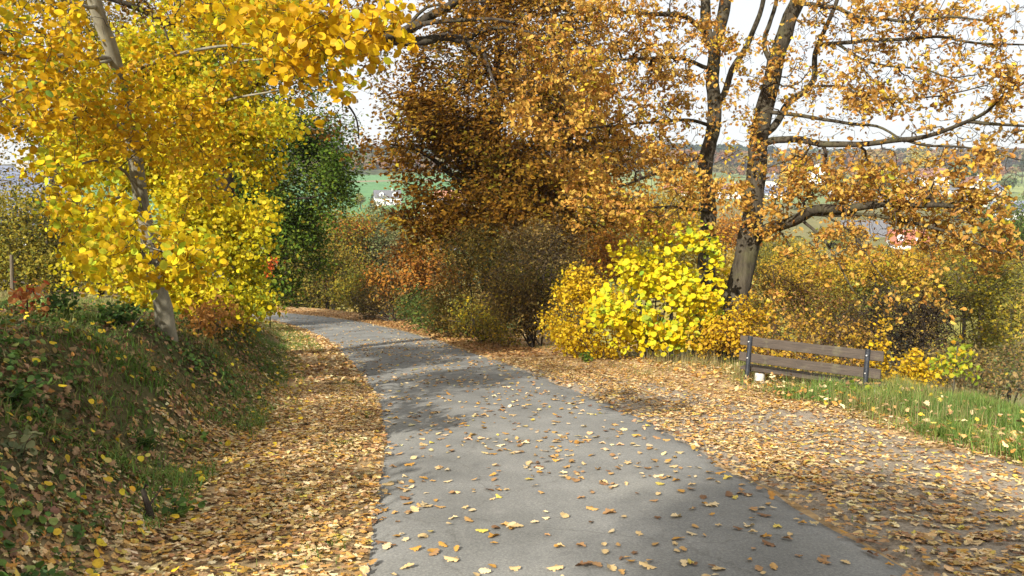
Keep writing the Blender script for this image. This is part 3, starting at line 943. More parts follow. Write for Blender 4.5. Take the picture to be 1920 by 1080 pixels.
# old oak behind the aspens, a thick dark limb reaches over the lane
def oak_left():
    g = ground_at(425, 17.2, 600)
    pl = Plant('oak_tree', 'old dark oak behind the aspens with a thick limb reaching over the lane', 'tree', g, 'oaks along the lane', 3)
    pl.limb([g - np.array((0, 0, .15))] + [P(*q) for q in [(420, 480, 17.2), (412, 320, 17.1), (404, 190, 17.0), (385, 110, 16.9), (355, 30, 16.8), (345, -60, 16.7), (350, -260, 16.6), (360, -480, 16.6)]], .30, .14, wobble=.5)
    L = [([(404, 200, 17), (470, 150, 16.7), (540, 118, 16.4), (590, 104, 16.2), (650, 80, 16.0), (700, 72, 15.9), (755, 77, 15.8), (800, 78, 15.7), (835, 70, 15.6), (870, 80, 15.4), (905, 92, 15.2)], .17, .06),
         ([(690, 72, 15.9), (760, 58, 15.6), (800, 36, 15.4), (838, 14, 15.2), (880, -15, 15.0), (960, -60, 14.8)], .11, .05),
         ([(770, 56, 15.6), (815, 42, 15.2), (870, 36, 14.9), (925, 36, 14.6), (965, 42, 14.3)], .055, .02),
         ([(870, 80, 15.4), (900, 58, 15.2), (950, 50, 15.0), (1010, 66, 14.8)], .05, .018),
         ([(905, 92, 15.2), (918, 130, 15.0), (935, 175, 14.8)], .045, .012),
         ([(740, 76, 15.8), (790, 88, 15.5), (830, 100, 15.2), (880, 130, 15)], .02, .008),
         ([(760, 30, 15.8), (800, 14, 15.5), (850, 8, 15.2), (910, 2, 15.0)], .04, .014),
         ([(520, 125, 16.4), (580, 135, 16.0), (615, 160, 15.7), (650, 195, 15.4), (668, 225, 15.2), (672, 260, 15.1)], .04, .014),
         ([(360, 40, 16.8), (320, 48, 16.5), (250, 10, 16), (150, -20, 15.6)], .10, .03),
         ([(350, -100, 16.7), (480, -140, 16), (640, -120, 15.4), (780, -90, 15)], .10, .03)]
    for p, a, b in L: pl.limb([P(*q) for q in p], a, b, wobble=.5)
    blobs = [(800, 30, 15.3, 130, 55, .8, .22), (920, 60, 15, 120, 70, .9, .5), (900, 150, 15, 90, 60, .7, .5), (690, 140, 15.3, 60, 60, .5, .35), (560, 60, 16.2, 180, 110, 1.4, .9), (400, 100, 17, 180, 160, 1.8, .9), (640, 250, 15.2, 60, 60, .6, .25), (300, -150, 16.6, 420, 170, 2.6, .7), (700, -120, 15.6, 300, 110, 1.6, .6), (330, -430, 16.6, 430, 200, 3.0, .7)]
    sets = []
    for bl in blobs:
        n = area_leaves(bl, bl[6], .09, .3)
        T = ell_points(bl, max(6, int(n / 8)), pl.rng, .6, 1.0)
        ps = pl.grow(T, step=.16, twig=.0035, jit=.03, curve=.5)
        f = leaf_set(pl, ps, 8, .13, .09, 'oak1', B_OAK, up=.3, jitter=.8)
        if f: sets.append(f)
        pl.grow(ell_points(bl, max(5, int(n / 16)), pl.rng, 0), step=.16, twig=.003, jit=.03, curve=.5)
    pl.wood(M['bark_dark'], M['twig'], .0035, 2.3)
    pl.foliage(sets, M['leaf'], 0)
oak_left()

generic('maple_tree', 'dark green maple overhanging the far bend from the left', 'tree', 437, 34, [(440, 480, 34), (450, 300, 34), (455, 120, 34), (450, 20, 34)],
        [([(445, 430, 34), (520, 380, 33), (590, 370, 32.5)], .10, .03), ([(450, 300, 34), (540, 240, 33), (620, 250, 32.5)], .10, .03), ([(443, 480, 34), (500, 470, 33), (550, 490, 32.5)], .08, .02)],
        [(520, 330, 33.5, 115, 130, 3, 3.0), (595, 330, 32.8, 75, 95, 2, 2.8), (535, 470, 33, 80, 90, 2.2, 3.4), (490, 520, 33, 75, 60, 2, 3.2), (560, 210, 34, 95, 90, 2.2, 1.8), (430, 330, 34.5, 120, 180, 3, 1.6), (440, 120, 34.5, 140, 110, 3, 1.2), (610, 240, 33.2, 60, 40, 1.5, .9), (640, 310, 32.8, 40, 35, 1.2, 1.2), (590, 150, 33.6, 50, 40, 1.2, .6), (635, 390, 32.6, 35, 40, 1, 1.6)],
        G_MAPLE, .17, 'rhomb', M['bark_dark'], M['twig'], per=20, spread=.26, seed=4, r0=.28, twig=.008, hole=1.0, step=.5, up=.8, out=.3, jitter=.5, leafmat=M['leaf_far'])

generic('cherry_sapling', 'small sapling with a bright orange red tuft beside the dark green maple', 'sapling', 506, 30, [(506, 540, 30), (508, 500, 30)], [],
        [(508, 500, 30, 14, 18, .35, 1.6)], [((0.62, .13, .03), 3), ((.5, .2, .04), 1)], .12, 'rhomb', M['bark_dark'], M['twig'], per=8, spread=.12, seed=5, r0=.03, step=.3, leafmat=M['leaf_far'])

# shrubs and trees at the edge of the meadow, far left
generic('field_hedge', 'olive hedge bush at the far left edge of the meadow', 'bush', 60, 23, [(60, 500, 23), (60, 430, 23)], [([(60, 500, 23), (20, 460, 23), (0, 420, 23)], .05, .02), ([(60, 490, 23), (100, 450, 23), (120, 420, 23)], .05, .02)],
        [(60, 430, 23, 110, 70, 2, 2.4), (-40, 430, 23, 100, 70, 2, 2.4), (50, 495, 22.4, 120, 30, 1.4, 3.2), (130, 500, 22.2, 80, 26, 1.2, 2.6), (40, 525, 21.8, 130, 16, .9, 3.4)], OLIVE, .11, 'rhomb', M['bark_dark'], M['twig_grey'], per=14, spread=.2, seed=6, r0=.09, hole=.7, step=.4, leafmat=M['leaf_far'], extra=.4, group='hedge bushes beyond the meadow')
generic('field_hedge', 'yellow green hedge bush between the meadow and the leaning aspen', 'bush', 190, 24, [(190, 500, 24), (190, 430, 24)], [([(190, 500, 24), (150, 450, 24), (140, 420, 24)], .05, .02)],
        [(190, 440, 24, 90, 80, 2, 1.8), (280, 470, 25, 70, 70, 2, 1.7), (180, 490, 23.6, 100, 30, 1.6, 2.0)], OLIVE, .11, 'rhomb', M['bark_dark'], M['twig_grey'], per=14, spread=.2, seed=7, r0=.09, hole=.7, step=.4, leafmat=M['leaf_far'], extra=.4, group='hedge bushes beyond the meadow')
generic('birch_tree', 'tall olive gold tree behind the aspens at the far left', 'tree', 90, 30, [(95, 420, 30), (110, 280, 30), (120, 100, 30), (120, 0, 30)], [([(105, 330, 30), (40, 250, 29.5), (0, 220, 29)], .08, .02), ([(108, 300, 30), (180, 240, 29.5), (230, 220, 29)], .08, .02)],
        [(60, 230, 30, 140, 130, 3, 1.3), (200, 200, 30, 140, 140, 3, 1.2), (110, 60, 30, 220, 120, 3, 1.0), (0, 360, 29.5, 60, 60, 1.5, .5)], [((.24, .18, .025), 3), ((.34, .24, .025), 2), ((.13, .12, .025), 3)], .13, 'rhomb', M['bark_dark'], M['twig'], per=18, spread=.3, seed=8, r0=.22, twig=.006, hole=.7, step=.5, leafmat=M['leaf_far'])
generic('hazel_bush', 'low golden brown bush on the bank below the slim aspen', 'bush', 440, 15.2, [(440, 585, 15.2)], [([(440, 590, 15.2), (460, 570, 15), (470, 560, 14.8)], .02, .006)],
        [(450, 580, 15, 60, 38, .7, 1.4), (380, 590, 15.2, 60, 30, .7, 1.0)], GOLD, .07, 'rhomb', M['bark_dark'], M['twig_red'], per=8, spread=.12, seed=9, r0=.03, hole=.6, step=.15, extra=.6)

# ================================================================== RIGHT SIDE
def shrub(name, label, base_px, d, blobs, pal, size, seed, stems=6, tpl='rhomb', per=10, twigmat='twig', cover=1.5, extra=.8, r0=.03, group=None, hole=.9, spread=None, single=0, leafmat=None, twig=.003, step=.2, jitter=.6, up=.6, cat='bush'):
    if d > 19: size = size * 1.35
    g = ground_at(base_px, d)
    pl = Plant(name, label, cat, g, group, seed)
    cs = [P(*b[:3]) for b in blobs]
    for i in range(stems):
        b = blobs[i % len(blobs)]
        tgt = ell_points(b, 1, pl.rng)[0]
        st = g + np.array((pl.rng.normal(0, .18), pl.rng.normal(0, .18), -.05))
        if i > 0:
            st[2] = float(surf(st[0], st[1])) - .05
        mid = st * .5 + tgt * .5 + np.array((0, 0, .25 * abs(tgt[2] - st[2]))) + pl.rng.normal(0, .1, 3)
        c = catmull(np.array([st, mid, tgt]), .2)
        pl.nl += 1
        pl._add(c, -1, r0 + (.3 * r0 - r0) * np.linspace(0, 1, len(c)), True, pl.nl)
    allp = []; sets = []
    for b in blobs:
        n = area_leaves(b, b[6] if len(b) > 6 else cover, size)
        T = ell_points(b, max(5, int(n / per)), pl.rng, hole, 1.6 / max(.3, b[5]))
        T[:, 2] = np.maximum(T[:, 2], surf(T[:, 0], T[:, 1]) + .08)
        ps = pl.grow(T, step=step, twig=twig, jit=step * .14, curve=.4, up=.08)
        f = leaf_set(pl, ps, per, spread or size * 1.5, size, tpl, pal, up=up, out=.3, tail=.8, jitter=jitter)
        if f: sets.append(f)
        if extra:
            T2 = ell_points(b, max(4, int(extra * len(T))), pl.rng, 0)
            T2[:, 2] = np.maximum(T2[:, 2], surf(T2[:, 0], T2[:, 1]) + .05)
            pl.grow(T2, step=step, twig=twig * .8, jit=step * .14, curve=.4, up=.08)
    pl.wood(M['bark_dark'], M[twigmat], twig, 2.3, 'stem')
    pl.foliage(sets, leafmat or M['leaf'], single)
    return pl

# large brown oak on the right of the lane
generic('oak_tree', 'large rust brown oak standing over the hedge in the middle', 'tree', 925, 29, [(922, 560, 29), (918, 470, 29), (915, 380, 29), (925, 250, 29), (935, 120, 29), (940, -20, 29), (940, -160, 29)],
        [([(917, 430, 29), (840, 400, 28), (780, 395, 27.3), (730, 400, 27)], .13, .03), ([(915, 390, 29), (850, 330, 28.2), (790, 285, 27.6), (730, 270, 27)], .14, .03), ([(918, 330, 29), (870, 250, 28.5), (810, 200, 28), (770, 180, 28)], .12, .03),
         ([(920, 350, 29), (980, 320, 28.2), (1060, 300, 27.6), (1120, 310, 27)], .13, .03), ([(928, 230, 29), (1000, 170, 28.3), (1080, 150, 28)], .12, .03), ([(932, 150, 29), (880, 90, 28.5), (840, 60, 28)], .10, .03), ([(917, 450, 29), (990, 430, 28.2), (1060, 440, 27.8)], .10, .02)],
        [(900, 400, 26.4, 90, 50, 1.4, 2.6), (980, 420, 26.0, 80, 45, 1.2, 2.4), (1040, 370, 26.6, 90, 60, 1.4, 2.4), (770, 260, 27.6, 95, 65, 1.6, 4.03), (780, 330, 27.4, 45, 40, 1.2, 1.6), (815, 400, 27.4, 90, 40, 1.4, 2.6), (860, 190, 28.4, 110, 90, 2, 3.41), (860, 310, 28.2, 110, 80, 1.8, 3.72), (960, 230, 28.6, 120, 110, 2, 3.41), (960, 350, 28.4, 120, 90, 2, 3.72), (1060, 290, 28, 110, 110, 2, 3.10), (940, 90, 29, 150, 90, 2.2, 2.48), (1070, 160, 28.4, 110, 100, 2, 2.48), (820, 450, 27.6, 70, 30, 1.2, 2.02), (1060, 420, 28, 100, 60, 1.6, 2.48), (1170, 340, 28, 70, 90, 1.5, 2.02), (950, -80, 29, 220, 100, 2.5, 1.55), (760, 200, 28, 60, 40, 1, 2.79), (830, 120, 28.6, 80, 60, 1.4, 2.48), (1000, 20, 28.8, 160, 60, 2, 2.48), (860, 430, 27.6, 90, 40, 1.4, 3.10), (735, 412, 27, 40, 14, .8, 2.4)],
        B_OAK, .19, 'rhomb', M['bark_dark'], M['twig'], cover=2.6, per=26, spread=.24, group='oaks along the lane', seed=10, r0=.34, twig=.009, hole=.95, step=.45, up=.9, out=.3, jitter=.45, leafmat=M['leaf_far'])
generic('young_oak', 'small rust coloured oak leaning over the lane beyond the big oak', 'tree', 800, 36, [(800, 560, 36), (795, 510, 36)], [([(798, 560, 36), (760, 525, 35), (710, 525, 34.5)], .06, .02), ([(798, 540, 36), (770, 490, 35.5), (750, 470, 35)], .06, .02)],
        [(740, 525, 34.8, 60, 26, 1.2, 2.4), (790, 490, 35.5, 70, 36, 1.4, 2.2), (830, 520, 36, 60, 40, 1.4, 1.8), (770, 465, 35.6, 40, 18, 1, 1.5)],
        [((.30, .12, .025), 3), ((.36, .17, .03), 2), ((.2, .09, .025), 2)], .16, 'rhomb', M['bark_dark'], M['twig'], per=18, spread=.28, seed=11, r0=.12, twig=.006, hole=.5, step=.4, up=.8, jitter=.5, leafmat=M['leaf_far'], group='oaks along the lane')

# hedge on the right, one shrub after another from the hazel to the bend
shrub('blackthorn_bush', 'dark twiggy blackthorn left of the yellow hazel bush', 1000, 20.5, [(990, 520, 20.5, 90, 110, 1.2, 1.1), (960, 590, 20.3, 80, 60, 1.0, 1.2), (1040, 470, 20.6, 70, 70, 1, .9)], THORN, .055, 20, 9, per=7, twigmat='twig', extra=2.0, r0=.03, twig=.0036)
shrub('hedge_bush', 'olive hedge bush with dark twigs under the brown oak', 880, 24.5, [(900, 500, 24.5, 90, 90, 1.5, 1.6), (870, 580, 24.3, 80, 60, 1.2, 1.7)], HEDGE, .075, 21, 8, per=9, extra=1.2, twig=.004)
shrub('hedge_bush', 'tall dark olive hedge bush against the trunk of the brown oak', 990, 30, [(980, 450, 30, 90, 70, 1.6, 1.6), (920, 440, 30.5, 70, 60, 1.4, 1.2)], HEDGE, .08, 22, 7, per=9, extra=1.2, twig=.004)
shrub('hedge_bush', 'hedge bush with yellow leaf spots low beside the lane verge', 905, 22.3, [(890, 600, 22.2, 50, 42, .8, 1.3), (935, 620, 21.6, 45, 35, .7, 1.3)], [((.5, .36, .02), 3), ((.24, .22, .03), 3), ((.12, .15, .03), 3)], .07, 23, 6, per=8, extra=.8, twig=.003)
shrub('hedge_bush', 'green bramble thicket at the foot of the hedge', 830, 27, [(830, 590, 27, 60, 35, .9, 1.8), (790, 580, 29, 50, 40, 1, 1.6)], [((.08, .13, .03), 3), ((.13, .17, .03), 2), ((.25, .2, .04), 1)], .09, 24, 6, per=10, extra=.5, twig=.004)
shrub('hedge_bush', 'grey brown hedge bush with bare stems beyond the brambles', 745, 35, [(745, 560, 35, 60, 45, 1.4, 1.4), (700, 560, 38, 40, 40, 1.3, 1.3)], THORN, .10, 25, 8, per=9, extra=1.5, r0=.04, twig=.006, step=.3)
shrub('hedge_bush', 'golden olive bush where the lane bends out of sight', 610, 53, [(600, 520, 53, 70, 65, 2.5, 2.2), (560, 550, 52, 60, 45, 2, 2.0)], [((.26, .19, .03), 3), ((.17, .15, .03), 3), ((.11, .11, .025), 3)], .16, 26, 7, per=16, extra=.5, r0=.06, twig=.008, step=.5, leafmat=M['leaf_far'])  # olive-brown leaves, with the shade of the bend also put into their colours
shrub('hedge_bush', 'dark brown bush at the very end of the visible lane', 500, 53, [(500, 550, 53, 60, 40, 2.5, 2.2), (450, 545, 54, 60, 50, 2.5, 2.0)], [((.13, .10, .03), 3), ((.22, .16, .03), 2), ((.08, .1, .025), 2)], .16, 27, 7, per=16, extra=.5, r0=.06, twig=.008, step=.5, leafmat=M['leaf_far'])
generic('field_maple', 'orange and yellow maple above the far bend', 'tree', 625, 60, [(625, 540, 60), (628, 450, 60), (630, 420, 60)], [([(626, 500, 60), (600, 460, 59), (590, 440, 59)], .1, .03), ([(628, 470, 60), (660, 440, 59.5), (680, 430, 59)], .1, .03)],
        [(640, 430, 60, 60, 35, 2.2, 2.4), (625, 490, 59.5, 75, 50, 2.5, 2.4), (670, 420, 60, 25, 30, 1.5, 1.6)], [((.34, .21, .03), 3), ((.27, .23, .03), 3), ((.36, .14, .03), 2.5), ((.24, .08, .035), 1)], .2, 'rhomb', M['bark_dark'], M['twig'], per=18, spread=.4, seed=28, r0=.2, twig=.012, hole=.6, step=.7, leafmat=M['leaf_far'])  # leaf colours dimmed to imitate shade at the far bend
generic('willow_tree', 'grey green willow right of the orange maple', 'tree', 720, 62, [(720, 540, 62), (722, 450, 62)], [([(720, 500, 62), (690, 470, 61.5), (680, 450, 61)], .1, .03), ([(721, 480, 62), (750, 450, 61.5)], .08, .03)],
        [(735, 460, 62, 60, 50, 2.5, 2.2), (690, 500, 61, 50, 50, 2.2, 2.0), (705, 410, 63, 28, 35, 1.6, 2.2)], [((.17, .18, .07), 3), ((.22, .21, .09), 3), ((.13, .19, .06), 2)], .19, 'rhomb', M['bark_dark'], M['twig_grey'], per=18, spread=.4, seed=29, r0=.2, twig=.012, hole=.6, step=.7, leafmat=M['leaf_far'])
generic('larch_tree', 'bright yellow tree glimpsed under the lowest branch of the brown oak', 'tree', 790, 75, [(790, 520, 75), (790, 430, 75)], [([(790, 480, 75), (770, 440, 75)], .08, .03)],
        [(785, 440, 75, 35, 38, 2.2, 2.4), (815, 470, 74, 30, 25, 1.8, 2.0)], [((.55, .38, .04), 3), ((.5, .3, .04), 2), ((.2, .26, .05), 1.5)], .24, 'rhomb', M['bark_dark'], M['twig'], per=16, spread=.5, seed=30, r0=.2, twig=.014, hole=.5, step=.8, leafmat=M['leaf_far'])

# yellow hazel and its neighbours
def hazel():
    g = ground_at(1225, 17.0, 680)
    pl = Plant('hazel_bush', 'bright yellow broad leaved hazel bush between the lane and the oaks', 'bush', g, None, 31)
    blobs = [(1235, 500, 17.0, 90, 80, .9, 1.9), (1200, 590, 16.6, 110, 75, .8, 2.1), (1265, 580, 16.7, 80, 80, .8, 1.9), (1290, 480, 17.2, 60, 60, .7, 1.0), (1225, 645, 16.4, 80, 30, .6, 1.2), (1330, 560, 16.9, 55, 90, .6, .7), (1165, 500, 17.2, 40, 40, .5, .6), (1360, 500, 17, 30, 60, .4, .35)]
    for i in range(14):
        tgt = ell_points(blobs[i % 5], 1, pl.rng)[0]
        st = g + np.array((pl.rng.normal(0, .25), pl.rng.normal(0, .2), 0)); st[2] = float(surf(st[0], st[1])) - .05
        mid = st * .45 + tgt * .55 + np.array((0, 0, .4)) + pl.rng.normal(0, .08, 3)
        c = catmull(np.array([st, mid, tgt]), .18); pl.nl += 1
        pl._add(c, -1, np.linspace(.022, .007, len(c)), True, pl.nl)
    sets = []
    for b in blobs:
        n = area_leaves(b, b[6], .115, .6)
        T = ell_points(b, max(5, int(n / 6)), pl.rng, 1.0, 2.2)
        T[:, 2] = np.maximum(T[:, 2], surf(T[:, 0], T[:, 1]) + .1)
        ps = pl.grow(T, step=.16, twig=.003, jit=.02, up=.05)
        sets.append(leaf_set(pl, ps, 6, .12, .115, 'round', Y_HAZEL, up=.30, jitter=.55, clumpk=1.4, out=.2))
    for f in sets:                       # the leaves hang out to the open, sunny side
        f['fr'] = rand_frames(len(f['pos']), np.array((-.35, -.75, .75)), .5, pl.rng)
    pl.wood(M['bark_dark'], M['twig_red'], .003, 2.3, 'stem')
    pl.foliage(sets, M['leaf'], 300)
hazel()
shrub('privet_bush', 'loose bush of small yellow leaves on the left flank of the hazel', 1110, 17.8, [(1110, 560, 17.8, 70, 60, .7, .9), (1120, 630, 17.4, 80, 40, .6, 1.1), (1060, 600, 18.2, 50, 60, .6, .7), (1085, 535, 17.9, 35, 45, .4, .7)], [((.66, .47, .02), 4), ((.55, .36, .02), 2), ((.3, .38, .04), 1.2)], .06, 32, 9, tpl='round', per=8, twigmat='twig_red', extra=.9, r0=.016)
shrub('privet_bush', 'bush of small golden leaves at the foot of the forked oaks', 1375, 16.2, [(1375, 620, 16.2, 55, 50, .6, .9), (1330, 640, 16, 50, 35, .5, .9), (1410, 590, 16.4, 40, 45, .5, .6)], [((.62, .42, .02), 4), ((.5, .3, .03), 2), ((.4, .2, .04), 1)], .06, 33, 8, tpl='round', per=7, twigmat='twig_red', extra=1.0, r0=.016)

# two oaks behind the bench
def oaks_right():
    g = ground_at(1322, 19.2, 640)
    A = Plant('oak_tree', 'straight forked oak with grey bark behind the yellow hazel', 'tree', g, 'oaks along the lane', 40)
    A.limb([g - np.array((0, 0, .15))] + [P(*q) for q in [(1324, 560, 19.2), (1328, 450, 19.2), (1325, 350, 19.1), (1331, 280, 19.1), (1339, 220, 19.0), (1341, 130, 19.0), (1347, 60, 18.9), (1358, 0, 18.9), (1366, -120, 18.8), (1372, -300, 18.8)]], .225, .10, wobble=.4)
    LA = [([(1341, 100, 19), (1328, 50, 19.1), (1322, 0, 19.2), (1312, -120, 19.3), (1300, -260, 19.3)], .14, .05),
          ([(1345, 205, 19), (1358, 175, 18.8), (1372, 130, 18.6), (1398, 88, 18.4), (1420, 42, 18.2), (1432, -5, 18), (1450, -80, 18)], .085, .04),
          ([(1334, 62, 19), (1310, 52, 18.7), (1280, 30, 18.2), (1235, 26, 17.6), (1180, 24, 17), (1110, 18, 16.3), (1040, 30, 15.6)], .07, .02),
          ([(1326, 285, 19.1), (1300, 298, 18.7), (1268, 312, 18.2), (1220, 330, 17.4), (1160, 350, 16.6), (1100, 370, 15.8)], .05, .012),
          ([(1334, 230, 19), (1290, 225, 18.5), (1240, 228, 17.9), (1190, 232, 17.2), (1110, 240, 16.2), (1030, 240, 15.2)], .045, .012),
          ([(1341, 130, 19), (1280, 110, 18.2), (1200, 110, 17), (1100, 120, 15.8), (1020, 150, 14.8)], .05, .012),
          ([(1328, 400, 19.2), (1280, 390, 18.4), (1200, 390, 17.3), (1120, 390, 16.2), (1060, 385, 15.4)], .045, .01),
          ([(1366, -90, 18.8), (1250, -110, 17.6), (1120, -90, 16.2)], .06, .02)]
    for p, a, b in LA: A.limb([P(*q) for q in p], a, b, wobble=.5)
    bA = [(1060, 110, 15.2, 110, 90, 1.0, .95), (1180, 90, 16.6, 110, 80, 1.0, .75), (1050, 225, 14.9, 100, 45, .7, 1.2), (1130, 300, 16.2, 120, 60, 1, 1.0), (1240, 150, 17.8, 90, 55, .9, .9), (1230, 260, 17.6, 90, 60, .9, .8), (1120, 395, 15.6, 105, 38, .7, 1.1), (1230, 380, 17, 90, 60, .9, .9), (1330, 100, 17.6, 60, 55, .6, .8), (1090, 30, 15.8, 140, 50, 1, .9), (1290, 320, 18, 60, 60, .8, .8), (1340, 330, 17.6, 70, 60, .6, .6), (1390, 300, 17.4, 50, 60, .5, .45), (1200, -100, 17, 260, 120, 1.8, .6), (1390, 200, 17.8, 50, 40, .5, .4), (1180, 200, 16.8, 110, 50, 1, 1.0), (1270, 420, 17.4, 80, 40, .8, 1.0), (1180, 340, 16.4, 120, 50, 1, 1.1), (1020, 170, 15, 90, 60, .8, .9), (1120, 160, 15.8, 100, 60, .9, .9), (1400, 380, 17.2, 60, 50, .5, .7), (1290, 230, 18, 50, 50, .6, .6), (1290, 40, 17.8, 70, 50, .6, .7)]
    fill(A, bA, 41)
    g = ground_at(1368, 18.0, 660)
    B = Plant('oak_tree', 'oak with long bare limbs spreading to the right above the bench', 'tree', g, 'oaks along the lane', 42)
    B.limb([g - np.array((0, 0, .15))] + [P(*q) for q in [(1372, 590, 18), (1382, 540, 18), (1396, 490, 18), (1407, 430, 18), (1415, 370, 18), (1421, 300, 18), (1430, 225, 18), (1443, 160, 18), (1460, 95, 17.9), (1482, 35, 17.8), (1500, -10, 17.7), (1530, -120, 17.6), (1550, -280, 17.6)]], .285, .12, wobble=.4)
    LB = [([(1424, 275, 18), (1446, 264, 17.8), (1480, 261, 17.4), (1530, 265, 16.8), (1580, 268, 16.2), (1630, 270, 15.6), (1680, 262, 15), (1720, 257, 14.5), (1770, 245, 14), (1815, 227, 13.5), (1850, 210, 13.1), (1882, 180, 12.8), (1930, 150, 12.5)], .085, .02),
          ([(1815, 227, 13.5), (1850, 232, 13.2), (1920, 236, 12.7), (1990, 240, 12.2)], .035, .012),
          ([(1700, 260, 14.8), (1735, 272, 14.4), (1805, 276, 13.8), (1850, 284, 13.3), (1910, 300, 12.8)], .03, .01),
          ([(1434, 214, 18), (1480, 214, 17.4), (1530, 222, 16.8), (1580, 230, 16.2), (1630, 233, 15.6), (1655, 241, 15.3), (1696, 266, 14.9)], .05, .02),
          ([(1425, 268, 18), (1450, 240, 18), (1466, 218, 18), (1482, 192, 18), (1507, 174, 18), (1525, 150, 17.9), (1528, 110, 17.8), (1533, 85, 17.6), (1560, 30, 17.3), (1576, -20, 17)], .09, .04),
          ([(1530, 90, 17.6), (1570, 82, 17), (1620, 77, 16.3), (1680, 74, 15.6), (1730, 70, 15), (1770, 68, 14.5), (1830, 80, 13.8), (1930, 84, 13)], .05, .014),
          ([(1562, 86, 17), (1605, 105, 16.4), (1655, 122, 15.8), (1730, 130, 15), (1780, 145, 14.4), (1830, 140, 13.8)], .032, .01),
          ([(1524, 158, 17.9), (1580, 162, 17), (1605, 174, 16.6), (1680, 185, 15.6), (1760, 180, 14.6), (1850, 160, 13.6)], .03, .01),
          ([(1490, 10, 17.8), (1560, 12, 16.8), (1605, 30, 16.2), (1655, 35, 15.6), (1720, 41, 14.8), (1780, 32, 14), (1860, 40, 13.2)], .05, .014),
          ([(1450, 130, 18), (1432, 85, 17.9), (1440, 50, 17.9), (1456, 0, 17.8), (1470, -80, 17.7)], .06, .03),
          ([(1402, 462, 18), (1425, 440, 17.7), (1460, 425, 17.2), (1500, 410, 16.6), (1540, 395, 16.1), (1580, 392, 15.6), (1630, 385, 15), (1680, 382, 14.4), (1745, 382, 13.7), (1810, 390, 13)], .15, .03),
          ([(1520, 402, 16.4), (1560, 405, 15.9), (1620, 402, 15.2), (1690, 412, 14.5), (1780, 436, 13.6), (1880, 475, 12.7)], .05, .014),
          ([(1500, 412, 16.6), (1545, 450, 16), (1570, 490, 15.6), (1585, 520, 15.3), (1600, 545, 15.1)], .035, .012),
          ([(1465, 424, 17.2), (1480, 460, 16.8), (1470, 490, 16.5), (1440, 500, 16.2)], .025, .008),
          ([(1540, 398, 16), (1600, 440, 15.2), (1640, 500, 14.6), (1680, 550, 14.2)], .025, .008)]
    for p, a, b in LB: B.limb([P(*q) for q in p], a, b, wobble=.5)
    bB = [(1480, 150, 17.4, 70, 70, .7, .4), (1420, 130, 17.2, 50, 70, .5, .6), (1560, 50, 16.6, 90, 50, .9, .4), (1700, 60, 15.2, 110, 60, .9, .45), (1620, 130, 16, 80, 50, .8, .45), (1640, 175, 15.6, 100, 40, .8, .55), (1800, 120, 14, 90, 60, .8, .4), (1890, 140, 12.6, 50, 70, .5, .9), (1900, 40, 12.6, 40, 50, .4, .5), (1660, 200, 15.4, 60, 22, .5, .7), (1500, 330, 16.8, 90, 60, .8, .55), (1610, 310, 15.6, 90, 45, .8, .6), (1530, 375, 16, 110, 38, .7, 1.2), (1640, 370, 15, 120, 40, .8, .8), (1760, 340, 14, 110, 55, .8, .65), (1850, 330, 12.8, 80, 55, .6, 1.0), (1690, 430, 14.4, 120, 45, .8, .7), (1830, 420, 13, 90, 60, .7, .9), (1560, 480, 15.6, 100, 50, .8, .4), (1450, 400, 17, 60, 60, .6, .6), (1440, 230, 17.4, 40, 60, .4, .3), (1880, 240, 12.8, 50, 40, .5, .3), (1600, -110, 16, 300, 120, 2, .4), (1760, 250, 14.2, 120, 30, .8, .2), (1700, 570, 14.4, 110, 60, .7, .25), (1470, 560, 16.2, 60, 60, .5, .4), (1570, 340, 16, 120, 40, .8, .9), (1720, 310, 14.6, 110, 30, .8, .7), (1780, 380, 13.8, 120, 40, .8, .9), (1620, 430, 15.2, 110, 40, .8, .7), (1760, 480, 13.8, 130, 40, .8, .7), (1880, 480, 12.8, 60, 50, .5, .9), (1500, 270, 17, 60, 40, .5, .5), (1580, 200, 16, 90, 40, .8, .4), (1760, 20, 14.4, 110, 40, .8, .6), (1640, 40, 15.6, 90, 40, .8, .5), (1860, 270, 13, 80, 30, .5, .4), (1740, 160, 14.8, 90, 40, .7, .5)]
    fill(B, bB, 43, True)

def fill(T, blobs, seed, bare=False):
    sets = []
    for b in blobs:
        n = area_leaves(b, b[6], .105, .27)
        nt = max(5, int(n / 11))
        ps = T.grow(ell_points(b, nt, T.rng, 1.0, 1.6), step=.14, twig=.0026, jit=.022, curve=.5, up=.06)
        for j, tp in enumerate(('oak0', 'oak1', 'oak2')):
            f = leaf_set(T, ps[j::3], 11, .08, .105, tp, O_OAK, up=.35, jitter=.65, tail=.55, clumpk=1.2)
            if f: sets.append(f)
        ex = 1.5 if bare else .8
        T.grow(ell_points(b, max(6, int(ex * nt + (26 if bare else 8))), T.rng, 0), step=.14, twig=.0024, jit=.03, curve=.6, up=.06)
    gaps = [(1560, 120, 16.2, 130, 110, 1.0, .16), (1720, 110, 15, 150, 110, 1.0, .2), (1850, 120, 13.4, 80, 120, .7, .22), (1720, 230, 14.8, 180, 60, .9, .14), (1560, 230, 16.4, 110, 60, .8, .14), (1700, 500, 14.4, 180, 70, .8, .16)] if bare else [(1180, 120, 16.6, 170, 110, 1.2, .2), (1280, 200, 17.8, 90, 110, .9, .18)]
    for b in gaps:
        n = area_leaves(b, b[6], .095, .27)
        ps = T.grow(ell_points(b, int(n / 3), T.rng, 0), step=.14, twig=.0024, jit=.035, curve=.7, up=.08)
        f = leaf_set(T, ps, 3, .06, .095, 'oak1', O_OAK, up=.2, jitter=.8, tail=.6)
        if f: sets.append(f)
    T.wood(M['bark_oak'], M['twig'], .0046, 2.3)
    T.foliage(sets, M['leaf'], 300)
oaks_right()

